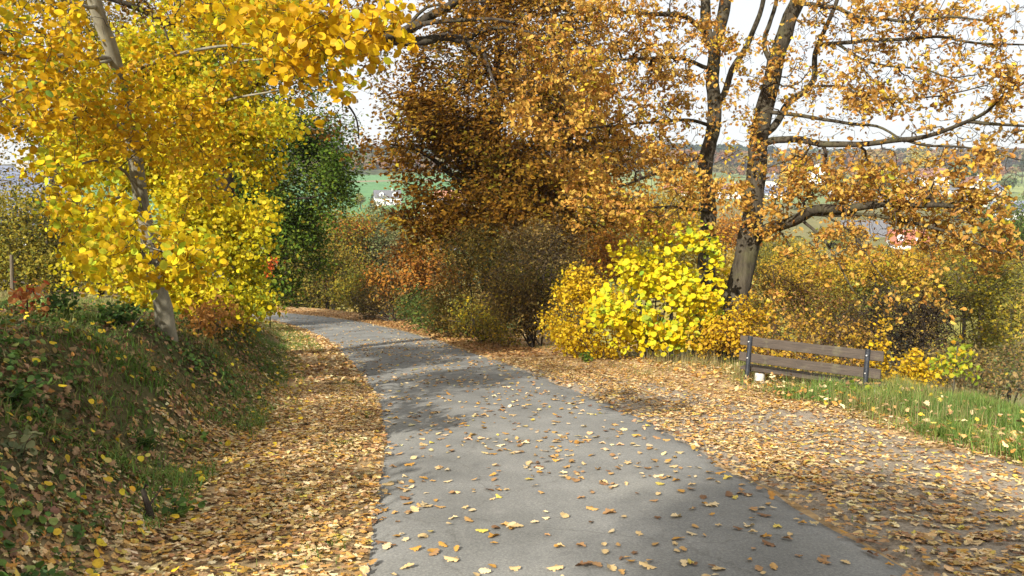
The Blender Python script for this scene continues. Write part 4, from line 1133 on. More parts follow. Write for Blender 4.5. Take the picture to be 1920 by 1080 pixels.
# scrub on the slope behind the bench
shrub('hawthorn_bush', 'dark almost leafless hawthorn with tangled twigs behind the bench', 1690, 15.9, [(1670, 610, 16, 110, 60, 1.0, .3), (1720, 570, 16.2, 100, 50, 1.0, .25), (1610, 640, 15.6, 70, 40, .7, .3), (1760, 650, 15.6, 80, 40, .7, .3)], THORN, .06, 50, 9, per=4, twigmat='twig', extra=9, r0=.045, twig=.0046, hole=.3)
shrub('privet_bush', 'low bush of small yellow leaves just behind the bench', 1500, 14.6, [(1500, 665, 14.6, 90, 40, .6, .55), (1590, 695, 14.0, 70, 32, .5, .7), (1440, 645, 15, 50, 40, .6, .55), (1540, 630, 15.2, 100, 40, .7, .35)], [((.58, .40, .03), 3), ((.46, .28, .04), 3), ((.32, .19, .06), 3), ((.2, .15, .06), 2)], .05, 51, 9, tpl='round', per=6, twigmat='twig_red', extra=2.2, r0=.014, twig=.0024)
shrub('privet_bush', 'bush with bright yellow leaf sprays right of the bench', 1690, 13.6, [(1690, 690, 13.4, 60, 35, .5, .8), (1650, 640, 13.4, 12, 40, .15, 1.2), (1740, 690, 13.6, 50, 30, .4, .6)], [((.66, .45, .02), 4), ((.5, .32, .03), 2)], .055, 52, 7, tpl='round', per=7, twigmat='twig', extra=1.2, r0=.012, twig=.0024)
shrub('scrub_bush', 'olive and yellow thicket at the right edge of the picture', 1880, 17, [(1880, 560, 17, 80, 90, 1.0, 1.3), (1830, 520, 17.6, 70, 60, 1, 1.1), (1900, 640, 16, 70, 60, .8, 1.0), (1850, 660, 16, 60, 40, .7, .7)], [((.30, .26, .03), 3), ((.20, .19, .035), 3), ((.45, .36, .02), 1.6), ((.26, .15, .05), 1.4)], .075, 53, 10, per=9, twigmat='twig_grey', extra=1.2, r0=.025)
shrub('scrub_bush', 'golden brown thicket on the slope left of the hawthorn', 1510, 19, [(1520, 580, 19, 90, 55, 1.0, 1.3), (1450, 560, 19.6, 60, 60, .9, 1.1), (1560, 620, 18.4, 70, 40, .8, 1.1)], [((.30, .21, .04), 3), ((.40, .29, .04), 2), ((.28, .14, .05), 2), ((.17, .16, .04), 3)], .07, 54, 9, per=9, twigmat='twig_red', extra=1.4, r0=.02)
for i, (px, py, d, rx, ry, rd, pal, lab) in enumerate([
        (1500, 520, 48, 75, 55, 3.0, GOLD, 'golden tree down the slope, seen just right of the oak trunks'),
        (1620, 520, 55, 75, 50, 3.0, OLIVE, 'olive yellow tree down the slope below the red roofed house'),
        (1735, 505, 60, 65, 45, 3.0, GOLD, 'round golden tree in front of the red roofed house'),
        (1840, 510, 42, 75, 60, 2.6, OLIVE, 'olive green tree down the slope near the right edge'),
        (1450, 480, 75, 60, 40, 3.0, OLIVE, 'yellowish tree seen between the oak trunks'),
        (1200, 470, 50, 90, 70, 3.0, OLIVE, 'olive tree on the slope behind the yellow hazel'),
        (1330, 530, 44, 70, 80, 2.6, GOLD, 'golden brown tree behind the forked oak and the hazel'),
        (1400, 590, 30, 60, 50, 1.6, OLIVE, 'olive thicket tree low behind the forked oak trunks'),
        (1580, 590, 34, 90, 45, 2.0, OLIVE, 'olive tree low on the slope behind the hawthorn'),
        (1100, 450, 44, 90, 80, 2.8, RUST, 'rust brown tree behind the dark blackthorn'),
        (1010, 500, 40, 90, 80, 2.6, OLIVE, 'dark olive tree behind the hedge left of the blackthorn'),
        (680, 540, 47, 60, 45, 1.8, OLIVE, 'olive tree leaning to the lane just before the bend'),
        (1640, 500, 50, 80, 30, 2.4, GOLD, 'golden tree just below the grey hall'),
        (1260, 400, 60, 70, 50, 2.8, GOLD, 'golden tree above the hazel left of the forked oak'),
        (1360, 430, 70, 40, 40, 2.4, RUST, 'rust tree seen between the two oak trunks'),
        (1810, 500, 48, 70, 30, 2.4, RUST, 'rust tree down the slope right of the red roofed house'),
        (1900, 430, 70, 60, 60, 3.0, [((.09, .14, .03), 3), ((.16, .19, .04), 2)], 'dark green tree at the right edge behind the oak leaves')]):
    generic('slope_tree', lab, 'tree', px, d, [(px, py + ry * .9, d), (px + 3, py, d)], [([(px, py + ry * .5, d), (px - rx * .5, py, d - .5)], .08, .03), ([(px, py + ry * .4, d), (px + rx * .5, py - 5, d - .5)], .08, .03)],
            [(px, py, d, rx, ry, rd, 2.0), (px - rx * .4, py + ry * .3, d - .6, rx * .6, ry * .6, rd * .7, 1.2), (px + rx * .45, py + ry * .2, d - .6, rx * .55, ry * .7, rd * .7, 1.2)],
            pal, .2, 'rhomb', M['bark_dark'], M['twig'], per=18, spread=.38, seed=60 + i, r0=.18, twig=.012, hole=.6, step=.6, leafmat=M['leaf_far'], group='trees down the slope')

shrub('scrub_bush', 'low tangle of brown and green stems right of the young maple', 1870, 11.6, [(1870, 715, 11.6, 70, 30, .5, 1.2), (1810, 725, 11.8, 50, 22, .4, 1.0), (1900, 680, 12.4, 50, 40, .5, .9)], [((.20, .17, .05), 3), ((.30, .2, .08), 3), ((.12, .15, .04), 2), ((.5, .38, .04), 1)], .06, 55, 8, per=6, twigmat='twig_grey', extra=2.0, r0=.012, twig=.0028, step=.12)
shrub('scrub_bush', 'olive brown tangle on the slope between bench and thicket', 1770, 14.2, [(1770, 690, 14.2, 90, 40, .6, 1.1), (1850, 690, 14.4, 80, 40, .6, 1.1), (1700, 700, 14.2, 60, 30, .5, .9)], [((.18, .16, .05), 3), ((.28, .2, .07), 3), ((.38, .29, .04), 1.5)], .065, 56, 9, per=7, twigmat='twig_grey', extra=1.8, r0=.014, twig=.0030, step=.15)

# saplings by the bench and on the bank
generic('maple_sapling', 'young maple with yellow green leaves in the grass right of the bench', 'sapling', 1790, 11.4, [(1792, 690, 11.4), (1796, 650, 11.4)], [([(1790, 710, 11.4), (1765, 685, 11.3)], .008, .004), ([(1792, 690, 11.4), (1820, 665, 11.3)], .007, .004)],
        [(1795, 665, 11.4, 35, 28, .25, 1.1), (1775, 690, 11.4, 22, 18, .2, 1.0), (1820, 700, 11.3, 30, 25, .2, .6)], [((.58, .50, .03), 4), ((.32, .40, .04), 3), ((.6, .36, .03), 1)], .10, 'maple', M['twig_grey'], M['twig_grey'], per=4, spread=.06, seed=70, r0=.012, twig=.003, hole=.2, step=.1, single=40)
generic('oak_sapling', 'oak seedling with orange brown leaves below the slim aspen on the bank', 'sapling', 372, 10.4, [(372, 620, 10.4), (378, 600, 10.4)], [],
        [(378, 610, 10.4, 38, 34, .3, 1.2), (420, 585, 11, 45, 26, .4, 1.1)], [((.48, .24, .05), 3), ((.40, .2, .05), 3), ((.55, .36, .06), 1)], .08, 'oak1', M['twig_red'], M['twig_red'], per=6, spread=.07, seed=71, r0=.01, twig=.0026, hole=.3, step=.1, single=60)
generic('dogwood_sapling', 'thin sapling with red and orange leaves at the meadow edge', 'sapling', 50, 8.6, [(52, 580, 8.6), (50, 540, 8.6)], [([(52, 585, 8.6), (75, 560, 8.6)], .006, .003), ([(52, 570, 8.6), (30, 550, 8.6)], .006, .003)],
        [(60, 560, 8.6, 26, 26, .2, .7), (30, 550, 8.6, 14, 18, .15, .6), (78, 585, 8.6, 14, 16, .15, .8)], [((.55, .25, .08), 3), ((.5, .12, .05), 1), ((.62, .45, .06), 2)], .07, 'round', M['twig_red'], M['twig_red'], per=4, spread=.05, seed=72, r0=.009, twig=.0024, hole=.2, step=.1, single=40)
generic('bramble_plant', 'green bramble at the meadow edge next to the red leaved sapling', 'plant', 110, 8.8, [(110, 590, 8.8)], [], [(110, 570, 8.8, 28, 26, .3, 1.0), (215, 600, 8.8, 26, 22, .3, .9)], [((.06, .12, .03), 3), ((.09, .16, .03), 2)], .055, 'round', M['twig_red'], M['twig_red'], per=5, spread=.05, seed=73, r0=.007, twig=.0024, hole=.2, step=.1, single=60)

# ================================================================== FALLEN LEAVES
def lay(name, label, x, y, size, pal, tpls, lift=0.012, tilt=0.22, seed=0, on_road=False, stack=0.03, colc=None, obj_count=0, group=None):
    rng = np.random.default_rng(seed)
    n = len(x)
    if on_road:
        lat, zr, _ = road_query(x, y)
        z = road_top(x, y, lat, zr); nn = np.tile(np.array((0, 0.073, 1.0)), (n, 1))
    else:
        z, nn = surf_frame(x, y)
    pos = np.stack([x, y, z + lift + stack * rng.random(n)], 1)
    fr = rand_frames(n, nn, tilt, rng)
    flip = rng.random(n) < .35
    fr[flip, 2] *= -1; fr[flip, 0] *= -1
    cols, ci = pick_cols(n, pal, rng, None, .14)
    which = rng.integers(0, len(tpls), n)
    keep = np.ones(n, bool)
    if obj_count:
        px, py, dd = project(pos)
        ok = (px > 0) & (px < 1920) & (py < 1080) & (py > 0)
        o_ = np.argsort(np.where(ok, dd, 1e9))[:obj_count]
        names = ['pale tan', 'cream coloured', 'ochre brown', 'orange', 'brown', 'dark brown', 'yellow']
        meshes = {}
        for i in o_:
            if not ok[i]: continue
            keep[i] = False
            key = (tpls[which[i]], int(ci[i]))
            if key not in meshes:
                V0, g = TPL[key[0]]
                meshes[key] = mesh_from('fallen_leaf', V0, [np.asarray(q) for q in g], np.repeat(np.array(pal[key[1]][0])[None], len(V0), 0))
                meshes[key].materials.append(M['dry'])
            o = bpy.data.objects.new('fallen_leaf', meshes[key])
            f, s, p = fr[i], float(size[i]), pos[i]
            COL.objects.link(o)
            o.matrix_basis = Matrix(((f[0, 0] * s, f[1, 0] * s, f[2, 0] * s, p[0]), (f[0, 1] * s, f[1, 1] * s, f[2, 1] * s, p[1]), (f[0, 2] * s, f[1, 2] * s, f[2, 2] * s, p[2]), (0, 0, 0, 1)))
            tag(o, 'fallen %s oak leaf lying on the grey asphalt lane' % names[key[1]], 'leaf', group)
    bag = Bag()
    for j, t in enumerate(tpls):
        m = (which == j) & keep
        if m.any(): bag.add(*stamp(t, pos[m], fr[m], size[m], cols[m]))
    o = obj(name, bag.mesh(name), M['dry'])
    tag(o, label, 'leaves', kind='stuff')
    return o

def along_road(n, y0, y1, l0, l1, rng, dens=None):
    """random points between road distances, offsets l from the lane's edge (left +, right -), denser near the camera by rejection"""
    ks = np.where((RL[:, 1] >= y0) & (RL[:, 1] <= y1))[0]
    k = rng.integers(ks[0], ks[-1], n)
    of = l0 + (l1 - l0) * rng.random(n)
    j = rng.random(n) - .5
    x = RL[k, 0] + RN[k, 0] * of + RT[k, 0] * .25 * j; y = RL[k, 1] + RN[k, 1] * of + RT[k, 1] * .25 * j
    return x, y, of

def sizes(n, rng, lo=.036, hi=.085): return lo + (hi - lo) * rng.random(n) ** 1.3
rng = np.random.default_rng(5)
OAKT = ['oak0', 'oak1', 'oak2', 'oak0', 'oak1', 'oak2', 'maple']
# left verge, thick carpet
x, y, of = along_road(34000, 2.0, 13.5, HW - .12, HW + 2.0, rng)
a = of - HW
p = np.where(a < .1, .45, np.where(a < 1.35, 1, np.clip(1 - (a - 1.35) / .7, 0.1, 1))) * np.clip(.75 + .5 * wob(x, y, 1.2), .35, 1)
k_ = rng.random(len(x)) < p
lay('leaf_litter', 'thick carpet of tan and orange leaves along the left verge', x[k_], y[k_], sizes(k_.sum(), rng), TAN, OAKT, tilt=.11, stack=.02, seed=1)
x, y, of = along_road(16000, 13.5, 46, HW - .1, HW + 2.2, rng)
a = of - HW
p = np.where(a < 1.2, 1, .35) * np.clip(.7 + .6 * wob(x, y, .9), .2, 1)
k_ = rng.random(len(x)) < p
lay('leaf_litter', 'far strip of brown leaves along the left verge towards the bend', x[k_], y[k_], sizes(k_.sum(), rng, .08, .14), TAN, ['rhomb'], tilt=.3, stack=.04, seed=2)
# right verge and gravel pull-in
x, y, of = along_road(52000, 2.5, 17, -HW + .08, -HW - 4.2, rng)
a = -of - HW
pw = path_width(y)
dens = np.where(a < .15, .45, np.where(a < .9, 1.0, .62)) * np.clip(.72 + .55 * wob(x, y, .8, 1.0), .2, 1) * np.where(a > 3.4, .4, 1)
k_ = rng.random(len(x)) < dens
lay('leaf_litter', 'tan and orange leaves covering the gravel pull-in on the right', x[k_], y[k_], sizes(k_.sum(), rng), TAN, OAKT, tilt=.11, stack=.015, seed=3)
x, y, of = along_road(18000, 17, 47, -HW + .1, -HW - 2.6, rng)
a = -of - HW
k_ = rng.random(len(x)) < np.where(a < 1.4, .9, .45)
lay('leaf_litter', 'far strip of rust brown leaves along the right verge', x[k_], y[k_], sizes(k_.sum(), rng, .08, .14), [((.40, .22, .08), 3), ((.48, .3, .12), 2), ((.28, .15, .06), 2)], ['rhomb'], tilt=.3, stack=.04, seed=4)
# bank
x, y, of = along_road(17000, 1.5, 20, HW + 1.5, HW + 5.2, rng)
k_ = rng.random(len(x)) < np.clip(.6 + .6 * wob(x, y, .8, 3.0), .35, 1)
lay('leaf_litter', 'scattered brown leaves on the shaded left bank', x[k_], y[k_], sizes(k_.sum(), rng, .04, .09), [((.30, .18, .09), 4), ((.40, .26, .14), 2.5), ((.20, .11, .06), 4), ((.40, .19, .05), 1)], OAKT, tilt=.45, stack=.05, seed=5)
x, y, of = along_road(1100, 1.8, 18, HW + .8, HW + 5.2, rng)
lay('aspen_litter', 'single round yellow leaves fallen on the left bank', x, y, .036 + .03 * rng.random(len(x)), [((.68, .5, .03), 3), ((.62, .42, .03), 2), ((.55, .48, .12), 1)], ['round'], lift=.05, tilt=.35, stack=.05, seed=6)
# behind the bench and under the hedge
x, y, of = along_road(7000, 11, 40, -HW - 2.4, -HW - 7, rng)
lay('leaf_litter', 'brown leaves under the hedge and on the slope behind the bench', x, y, sizes(len(x), rng, .08, .14), TAN, ['rhomb'], tilt=.4, stack=.06, seed=7)
x, y, of = along_road(800, 3, 13, -HW - 2.4, -HW - 4.6, rng)
lay('leaf_litter', 'leaves caught in the grass right of the bench', x, y, sizes(len(x), rng, .06, .11), TAN + [((.66, .5, .05), 2)], ['oak0', 'oak1', 'oak2', 'maple'], lift=.08, tilt=.45, stack=.10, seed=17)
# on the asphalt
x, y, of = along_road(4600, 3.4, 24, HW - .02, -HW + .02, rng)
ed = HW - np.abs(of)
k_ = rng.random(len(x)) < np.clip(.42 + .35 * np.exp(-ed / .2) + .3 * wob(x, y, 1.4, 5.0), .1, 1)
lay('fallen_leaves', 'oak leaves scattered over the farther asphalt', x[k_], y[k_], sizes(k_.sum(), rng, .045, .11), TAN, ['oak0', 'oak0', 'oak1', 'oak2'], lift=.010, tilt=.13, stack=.006, seed=8, on_road=True, obj_count=300, group='fallen leaves on the lane')
x, y, of = along_road(2200, 20, 47, HW, -HW, rng)
k_ = rng.random(len(x)) < np.clip(.3 + .6 * np.exp(-(HW - np.abs(of)) / .3), 0, 1)
lay('fallen_leaves', 'tiny leaves scattered over the shaded asphalt towards the bend', x[k_], y[k_], sizes(k_.sum(), rng, .07, .12), TAN, ['rhomb'], lift=.008, tilt=.16, stack=.006, seed=9, on_road=True)
# a windblown drift along the ragged edges of the asphalt
for s_, sd, lab in ((1, 10, 'leaves drifted onto the left edge of the asphalt'), (-1, 11, 'leaves drifted onto the right edge of the asphalt')):
    x, y, of = along_road(1500, 2.5, 24, s_ * (HW - .32), s_ * HW, rng)
    k_ = rng.random(len(x)) < np.clip((np.abs(of) - HW + .32) / .32, 0, 1) ** 2.2 * np.clip(.6 + .8 * wob(x, y, 1.0, 2.0 * s_), 0, 1)
    lay('fallen_leaves', lab, x[k_], y[k_], sizes(k_.sum(), rng, .05, .11), TAN, ['oak0', 'oak1', 'oak2'], lift=.008, tilt=.2, stack=.012, seed=sd, on_road=True)

# ================================================================== GRASS AND HERBS
def grass(name, label, x, y, h, pal, seed, w=.006, lean=.5):
    rng = np.random.default_rng(seed)
    n = len(x)
    z = surf(x, y)
    ang = rng.random(n) * 2 * math.pi
    dirv = np.stack([np.cos(ang), np.sin(ang), np.zeros(n)], 1)
    side = np.stack([-np.sin(ang), np.cos(ang), np.zeros(n)], 1)
    hh = h * (.45 + .8 * rng.random(n))
    ln = lean * (.3 + 1.2 * rng.random(n))
    V0, g = tpl_blade()
    ww = w * (.7 + .8 * rng.random(n))
    b = np.stack([x, y, z - .01], 1)
    V = b[:, None] + V0[None, :, 0:1] * ww[:, None, None] * side[:, None] + V0[None, :, 1:2] * (hh * ln)[:, None, None] * dirv[:, None] * 1.6
    up = V0[:, 2][None, :] * hh[:, None] * (1 - .32 * ln[:, None] * V0[:, 2][None, :])
    V[..., 2] += up
    cols, _ = pick_cols(n, pal, rng, np.clip(.5 + .5 * wob(x, y, .9, seed), 0, 1), .18)
    base = (np.arange(n) * 5)[:, None, None]
    polys = [(np.asarray(q)[None] + base).reshape(-1, len(q[0])) for q in g]
    o = obj(name, mesh_from(name, V.reshape(-1, 3), polys, np.repeat(cols, 5, 0)), M['grass'])
    tag(o, label, 'grass', kind='stuff')

def clumped(x, y, rng, k, s, lo, gain=1.0):
    return rng.random(len(x)) < np.clip(lo + gain * wob(x, y, k, s), 0, 1)

# right: lush grass round and right of the bench
x, y, of = along_road(170000, 2, 15, -HW - 2.1, -HW - 6.5, rng)
lim = np.interp(y, [4, 7, 9, 11, 12.5, 14], [3.7, 2.6, 2.5, 2.4, 2.5, 2.8])
a = -of - HW
k_ = (rng.random(len(x)) < np.clip((a - lim) / .5 + .12, 0, 1) * np.clip((x - 3.6) / 1.3, .06, 1) * np.where(y < 12.3, 1, .25)) & clumped(x, y, rng, 1.6, 1.0, .5, .8)
grass('grass', 'lush green grass right of the bench', x[k_], y[k_], .25 * (.55 + .55 * (1 + wob(x[k_], y[k_], 1.1, 3.0))), [((.09, .17, .03), 3), ((.13, .22, .04), 3), ((.22, .25, .06), 2), ((.34, .29, .12), 2)], 1, .007, 1.0)
x, y, of = along_road(16000, 8, 15.5, -HW - 2.7, -HW - 6, rng)
k_ = clumped(x, y, rng, 1.1, 4.0, .35, .7)
grass('dry_grass', 'dry straw coloured grass stems round the bench', x[k_], y[k_], .34, STRAW, 2, .004, .4)
x, y, of = along_road(22000, 13, 30, -HW - 1.6, -HW - 4, rng)
k_ = clumped(x, y, rng, 1.2, 2.0, .12, .8)
grass('grass', 'short grass at the foot of the right hedge', x[k_], y[k_], .14, STRAW + GREENS[2:], 3, .006, .6)
# verge tufts between the leaves
x, y, of = along_road(30000, 2.5, 20, HW + .02, HW + .55, rng)
k_ = clumped(x, y, rng, 2.3, 1.0, -.12, .9)
grass('grass', 'green tufts along the left edge of the asphalt', x[k_], y[k_], .07, GREENS, 4, .005, .6)
x, y, of = along_road(36000, 2.5, 14, -HW - .05, -HW - 3, rng)
k_ = clumped(x, y, rng, 2.0, 5.0, -.42, .9)
grass('grass', 'short green tufts between the leaves of the pull-in', x[k_], y[k_], .06, GREENS, 5, .005, .6)
# bank
x, y, of = along_road(150000, 1.2, 22, HW + 1.2, HW + 5.5, rng)
k_ = clumped(x, y, rng, 1.5, 7.0, .34, .8)
grass('grass', 'dark grass tufts on the shaded left bank', x[k_], y[k_], .11 * (.5 + .75 * (1 + wob(x[k_], y[k_], 1.9, 6.0))), [((.11, .21, .04), 3), ((.16, .27, .05), 3), ((.25, .29, .08), 2), ((.36, .30, .13), 2)], 6, .009, 1.3)
x, y, of = along_road(60000, 1.2, 26, HW + 1.6, HW + 7, rng)
k_ = clumped(x, y, rng, 1.1, 9.0, .2, .8)
grass('dry_grass', 'dry brown stems and grass on top of the left bank', x[k_], y[k_], .18, [((.25, .16, .08), 3), ((.34, .25, .12), 3), ((.16, .15, .05), 2)], 7, .005, 1.2)
x, y, of = along_road(26000, 20, 46, HW + .3, HW + 3.4, rng)
grass('grass', 'green verge inside the bend on the left', x, y, .14, GREENS + [((.3, .26, .08), 2)], 8, .010, .6)
xm = rng.uniform(-24, -6, 45000); ym = rng.uniform(9, 30, 45000)
lt, _, _ = road_query(xm, ym)
k_ = (lt > HW + 4.5)
grass('meadow_grass', 'pale green grass of the meadow on the left', xm[k_], ym[k_], .16, [((.20, .20, .06), 3), ((.27, .25, .09), 3), ((.14, .17, .04), 2)], 9, .012, .6)

x, y, of = along_road(30000, 9, 26, HW + .9, HW + 2.2, rng)
k_ = clumped(x, y, rng, 1.0, 15.0, .3, .7) & (rng.random(len(x)) < np.clip((y - 9) / 6, .15, 1))
grass('grass', 'green grass strip at the foot of the left bank', x[k_], y[k_], .10, [((.10, .19, .03), 3), ((.15, .25, .04), 3), ((.24, .27, .06), 2)], 18, .008, 1.0)

def herb(name, label, px, py, d, n, pal, size, seed, tall=.18):
    """low leafy plant: stalks with leaves"""
    g = ground_at(px, d, py)
    pl = Plant(name, label, 'plant', g, None, seed)
    for i in range(n):
        an = pl.rng.random() * 2 * math.pi; r = tall * (.4 + .8 * pl.rng.random())
        top = g + np.array((math.cos(an) * r, math.sin(an) * r, tall * (.5 + .7 * pl.rng.random())))
        c = catmull(np.array([g - np.array((0, 0, .02)), g * .5 + top * .5 + np.array((0, 0, .04)), top]), .05)
        pl.nl += 1
        pl._add(c, -1, np.full(len(c), .0022), True, pl.nl)
    nod = pl.pos[np.array([i for i in range(len(pl.pos)) if pl.par[i] >= 0])]
    pos = nod + pl.rng.normal(0, .025, nod.shape)
    pos = np.repeat(pos, 2, 0) + pl.rng.normal(0, .02, (len(pos) * 2, 3))
    pos[:, 2] = np.maximum(pos[:, 2], surf(pos[:, 0], pos[:, 1]) + .015)
    fr = rand_frames(len(pos), np.array((0, -.2, .9)), .45, pl.rng)
    cols, ci = pick_cols(len(pos), pal, pl.rng)
    pl.wood(M['twig_red'], M['twig_red'], .002, 2.3, 'stem')
    pl.foliage([dict(pos=pos, fr=fr, size=size * (.6 + .7 * pl.rng.random(len(pos))), cols=cols, ci=ci, tpl='round', pal=pal)], M['leaf'], 60, name='leaf_cluster')
NET = [((.05, .11, .025), 3), ((.08, .15, .03), 3), ((.15, .2, .05), 1)]
herb('nettle_plant', 'dark green nettles at the left edge of the bank', 20, 720, 5.2, 12, NET, .05, 201, .2)
herb('nettle_plant', 'low green plant in the middle of the shaded bank', 275, 800, 6.4, 8, NET, .045, 202, .12)
herb('bramble_plant', 'pale leaved bramble below the left meadow edge', 35, 760, 4.6, 7, [((.2, .24, .12), 3), ((.3, .32, .16), 1)], .045, 203, .13)
herb('clover_plant', 'small green plant near the lower left corner', 70, 1000, 3.7, 8, NET, .04, 204, .09)
herb('bramble_plant', 'green bramble below the trunk of the leaning aspen', 225, 640, 8.8, 9, NET, .055, 205, .22)
herb('clover_plant', 'green leaves in the bank grass beside the dead branch stub', 330, 905, 5.2, 8, NET, .045, 206, .1)
herb('maple_seedling', 'yellow green seedling at the corner of the bench', 1610, 720, 11.2, 6, [((.4, .42, .04), 3), ((.2, .3, .04), 2)], .07, 207, .2)
herb('bramble_plant', 'green bramble in front of the bench', 1480, 735, 11.6, 7, [((.12, .2, .04), 3), ((.3, .32, .06), 1)], .06, 208, .15)
herb('dandelion_plant', 'green rosette at the foot of the yellow hazel', 1100, 670, 16.5, 7, [((.1, .2, .03), 3), ((.2, .28, .04), 1)], .06, 209, .14)

# dead branch stub and twigs on the bank
def stick(name, label, pts, r):
    g = np.array(pts[0])
    mb = MB(); c = catmull(np.array(pts, float), .06)
    c = c + np.random.default_rng(int(abs(g[0]) * 1000)).normal(0, r * .25, c.shape)
    mb.tube(c - g, np.linspace(r, r * .45, len(c)), 7)
    o = mb.build(name, M['bark_dark'], None, tuple(g), True)
    tag(o, label, 'branch')
def on(px, py, d, up=0.0):
    g = ground_at(px, d, py); return g + np.array((0, 0, up))
stick('branch_stub', 'dark upright branch stub poking out of the left bank', [on(282, 965, 4.9, -.05), on(278, 930, 4.92, .10), on(272, 905, 4.95, .22)], .028)
stick('fallen_twig', 'dark crooked twig leaning beside the branch stub', [on(270, 930, 4.9, .02), on(285, 905, 5.0, .12), on(305, 880, 5.1, .24)], .008)
stick('fallen_twig', 'pale broken stem leaning on the bank left of the aspen trunk', [on(243, 640, 8.6, .0), on(258, 620, 8.7, .16), on(275, 600, 8.8, .33)], .009)
stick('fallen_twig', 'long thin twig lying across the bank below the aspens', [on(130, 640, 8.0, .05), on(170, 640, 8.0, .07), on(220, 645, 8.1, .05)], .006)
stick('fallen_twig', 'bent brown twig lying on the bank in the shade', [on(265, 680, 7.6, .04), on(320, 690, 7.8, .08), on(380, 700, 8.2, .04)], .006)

# low ivy and moss leaves that cover the soil of the bank
x, y, of = along_road(60000, 1.2, 20, HW + 1.3, HW + 5, rng)
k_ = clumped(x, y, rng, .9, 12.0, .45, .7)
x = x[k_]; y = y[k_]; z, nn = surf_frame(x, y); n = len(x)
cols, _ = pick_cols(n, [((.06, .10, .025), 3), ((.10, .13, .03), 2), ((.14, .10, .05), 3), ((.2, .13, .07), 2)], rng)
V, F_, C = stamp('rhomb', np.stack([x, y, z + .01 + .05 * rng.random(n)], 1), rand_frames(n, nn, .5, rng), .03 + .03 * rng.random(n), cols)
xi, yi, oi = along_road(34000, 1.4, 16, HW + 1.4, HW + 4.6, rng)
ki = clumped(xi, yi, rng, 1.3, 21.0, -.05, .9)
xi = xi[ki]; yi = yi[ki]; zi, ni = surf_frame(xi, yi)
ci_, _ = pick_cols(len(xi), [((.07, .15, .03), 3), ((.11, .2, .035), 3), ((.2, .24, .06), 1), ((.3, .22, .08), .8)], rng)
V2, F2, C2 = stamp('round', np.stack([xi, yi, zi + .02 + .09 * rng.random(len(xi))], 1), rand_frames(len(xi), ni, .45, rng), .025 + .035 * rng.random(len(xi)), ci_)
tag(obj('ivy', mesh_from('ivy', V2, F2, C2), M['grass']), 'patches of small green weeds and ivy on the left bank', 'weeds', kind='stuff')
tag(obj('ground_cover', mesh_from('ground_cover', V, F_, C), M['grass']), 'low ivy, moss and dead bits covering the left bank', 'ground cover', kind='stuff')

# ================================================================== BENCH
def bench():
    L = P(1383, 722, 13.15); R = P(1650, 742, 11.75)
    L[2] = float(surf(L[0], L[1])); R[2] = float(surf(R[0], R[1]))
    mid = (L + R) / 2 - np.array((0, 0, .085))
    ax = R - L; tilt = math.atan2(ax[2], math.hypot(ax[0], ax[1])); ax[2] = 0
    ln = float(np.linalg.norm(ax)); ang = math.atan2(ax[1], ax[0])
    root = empty('park_bench', tuple(mid), 'weathered brown plank bench seen from behind in the grass', 'bench')
    root.rotation_euler = (0, .025, ang)
    # local: x along the bench, y away from the lane (towards the valley)
    def plank(name, z, y, w, t, lean, sx=0.0, dl=0.0):
        n = 14
        mb = MB()
        xs = np.linspace(-ln / 2 + sx, ln / 2 + sx + dl, n)
        rg = np.random.default_rng(int(z * 1000))
        hw, ht, b = w / 2, t / 2, .006
        prof = np.array([(-ht, -hw + b), (-ht + b, -hw), (ht - b, -hw), (ht, -hw + b), (ht, hw - b), (ht - b, hw), (-ht + b, hw), (-ht, hw - b)])
        ca, sa = math.cos(lean), math.sin(lean)
        prof = np.column_stack([prof[:, 0] * ca + prof[:, 1] * sa, -prof[:, 0] * sa + prof[:, 1] * ca])
        V = []
        for i, xx in enumerate(xs):
            j = rg.normal(0, .002, prof.shape)
            V += [(xx + rg.normal(0, .004) * (i in (0, n - 1)), q[0] + jj[0], q[1] + jj[1] - .010 * math.sin(math.pi * i / (n - 1))) for q, jj in zip(prof, j)]
        F = []
        for i in range(n - 1):
            for q in range(8):
                r_ = (q + 1) % 8
                F.append([i * 8 + q, i * 8 + r_, (i + 1) * 8 + r_, (i + 1) * 8 + q])
        F.append(list(range(8))[::-1]); F.append([(n - 1) * 8 + q for q in range(8)])
        mb.add(V, F)
        return mb.build(name, M['plank'], root, (0, y, z))
    plank('backrest_plank', .735, .062, .155, .045, .12)
    lp = plank('backrest_plank', .465, .035, .15, .045, .12, .0, -.02)
    for j in range(3):
        plank('seat_plank', .262 - .004 * j, .14 + .135 * j, .12, .045, math.pi / 2 - .03)
    for sx, s_ in ((-ln / 2 + .17, 0), (ln / 2 - .22, 1)):
        mb = MB()
        mb.tube([(sx, -.045, -.12), (sx, -.035, .22), (sx, .0, .52), (sx, .03, .815)], .038, 12)
        po = mb.build('post', M['steel'], root, smooth=False)
        cap = MB(); cap.tube([(sx, .03, .812), (sx, .031, .824)], [.040, .034], 12); cap.build('post_cap', M['steel'], po)
        for z, y in ((.735, -.008), (.465, -.035)):
            bo = MB(); bo.tube([(sx, y - .012, z), (sx, y - .03, z)], .011, 6); bo.build('bolt', M['concrete'], po)
        ar = MB(); ar.box((sx, .20, .222), (.05, .46, .03), bev=.004); ar.build('seat_bracket', M['steel'], root)
        ft = MB(); ft.tube([(sx + .14, .16, -.14), (sx + .14, .16, -.05), (sx + .14, .16, .17), (sx + .14, .16, .2)], [.085, .083, .08, .07], 16)
        ft.build('concrete_foot', M['concrete'], root)
bench()

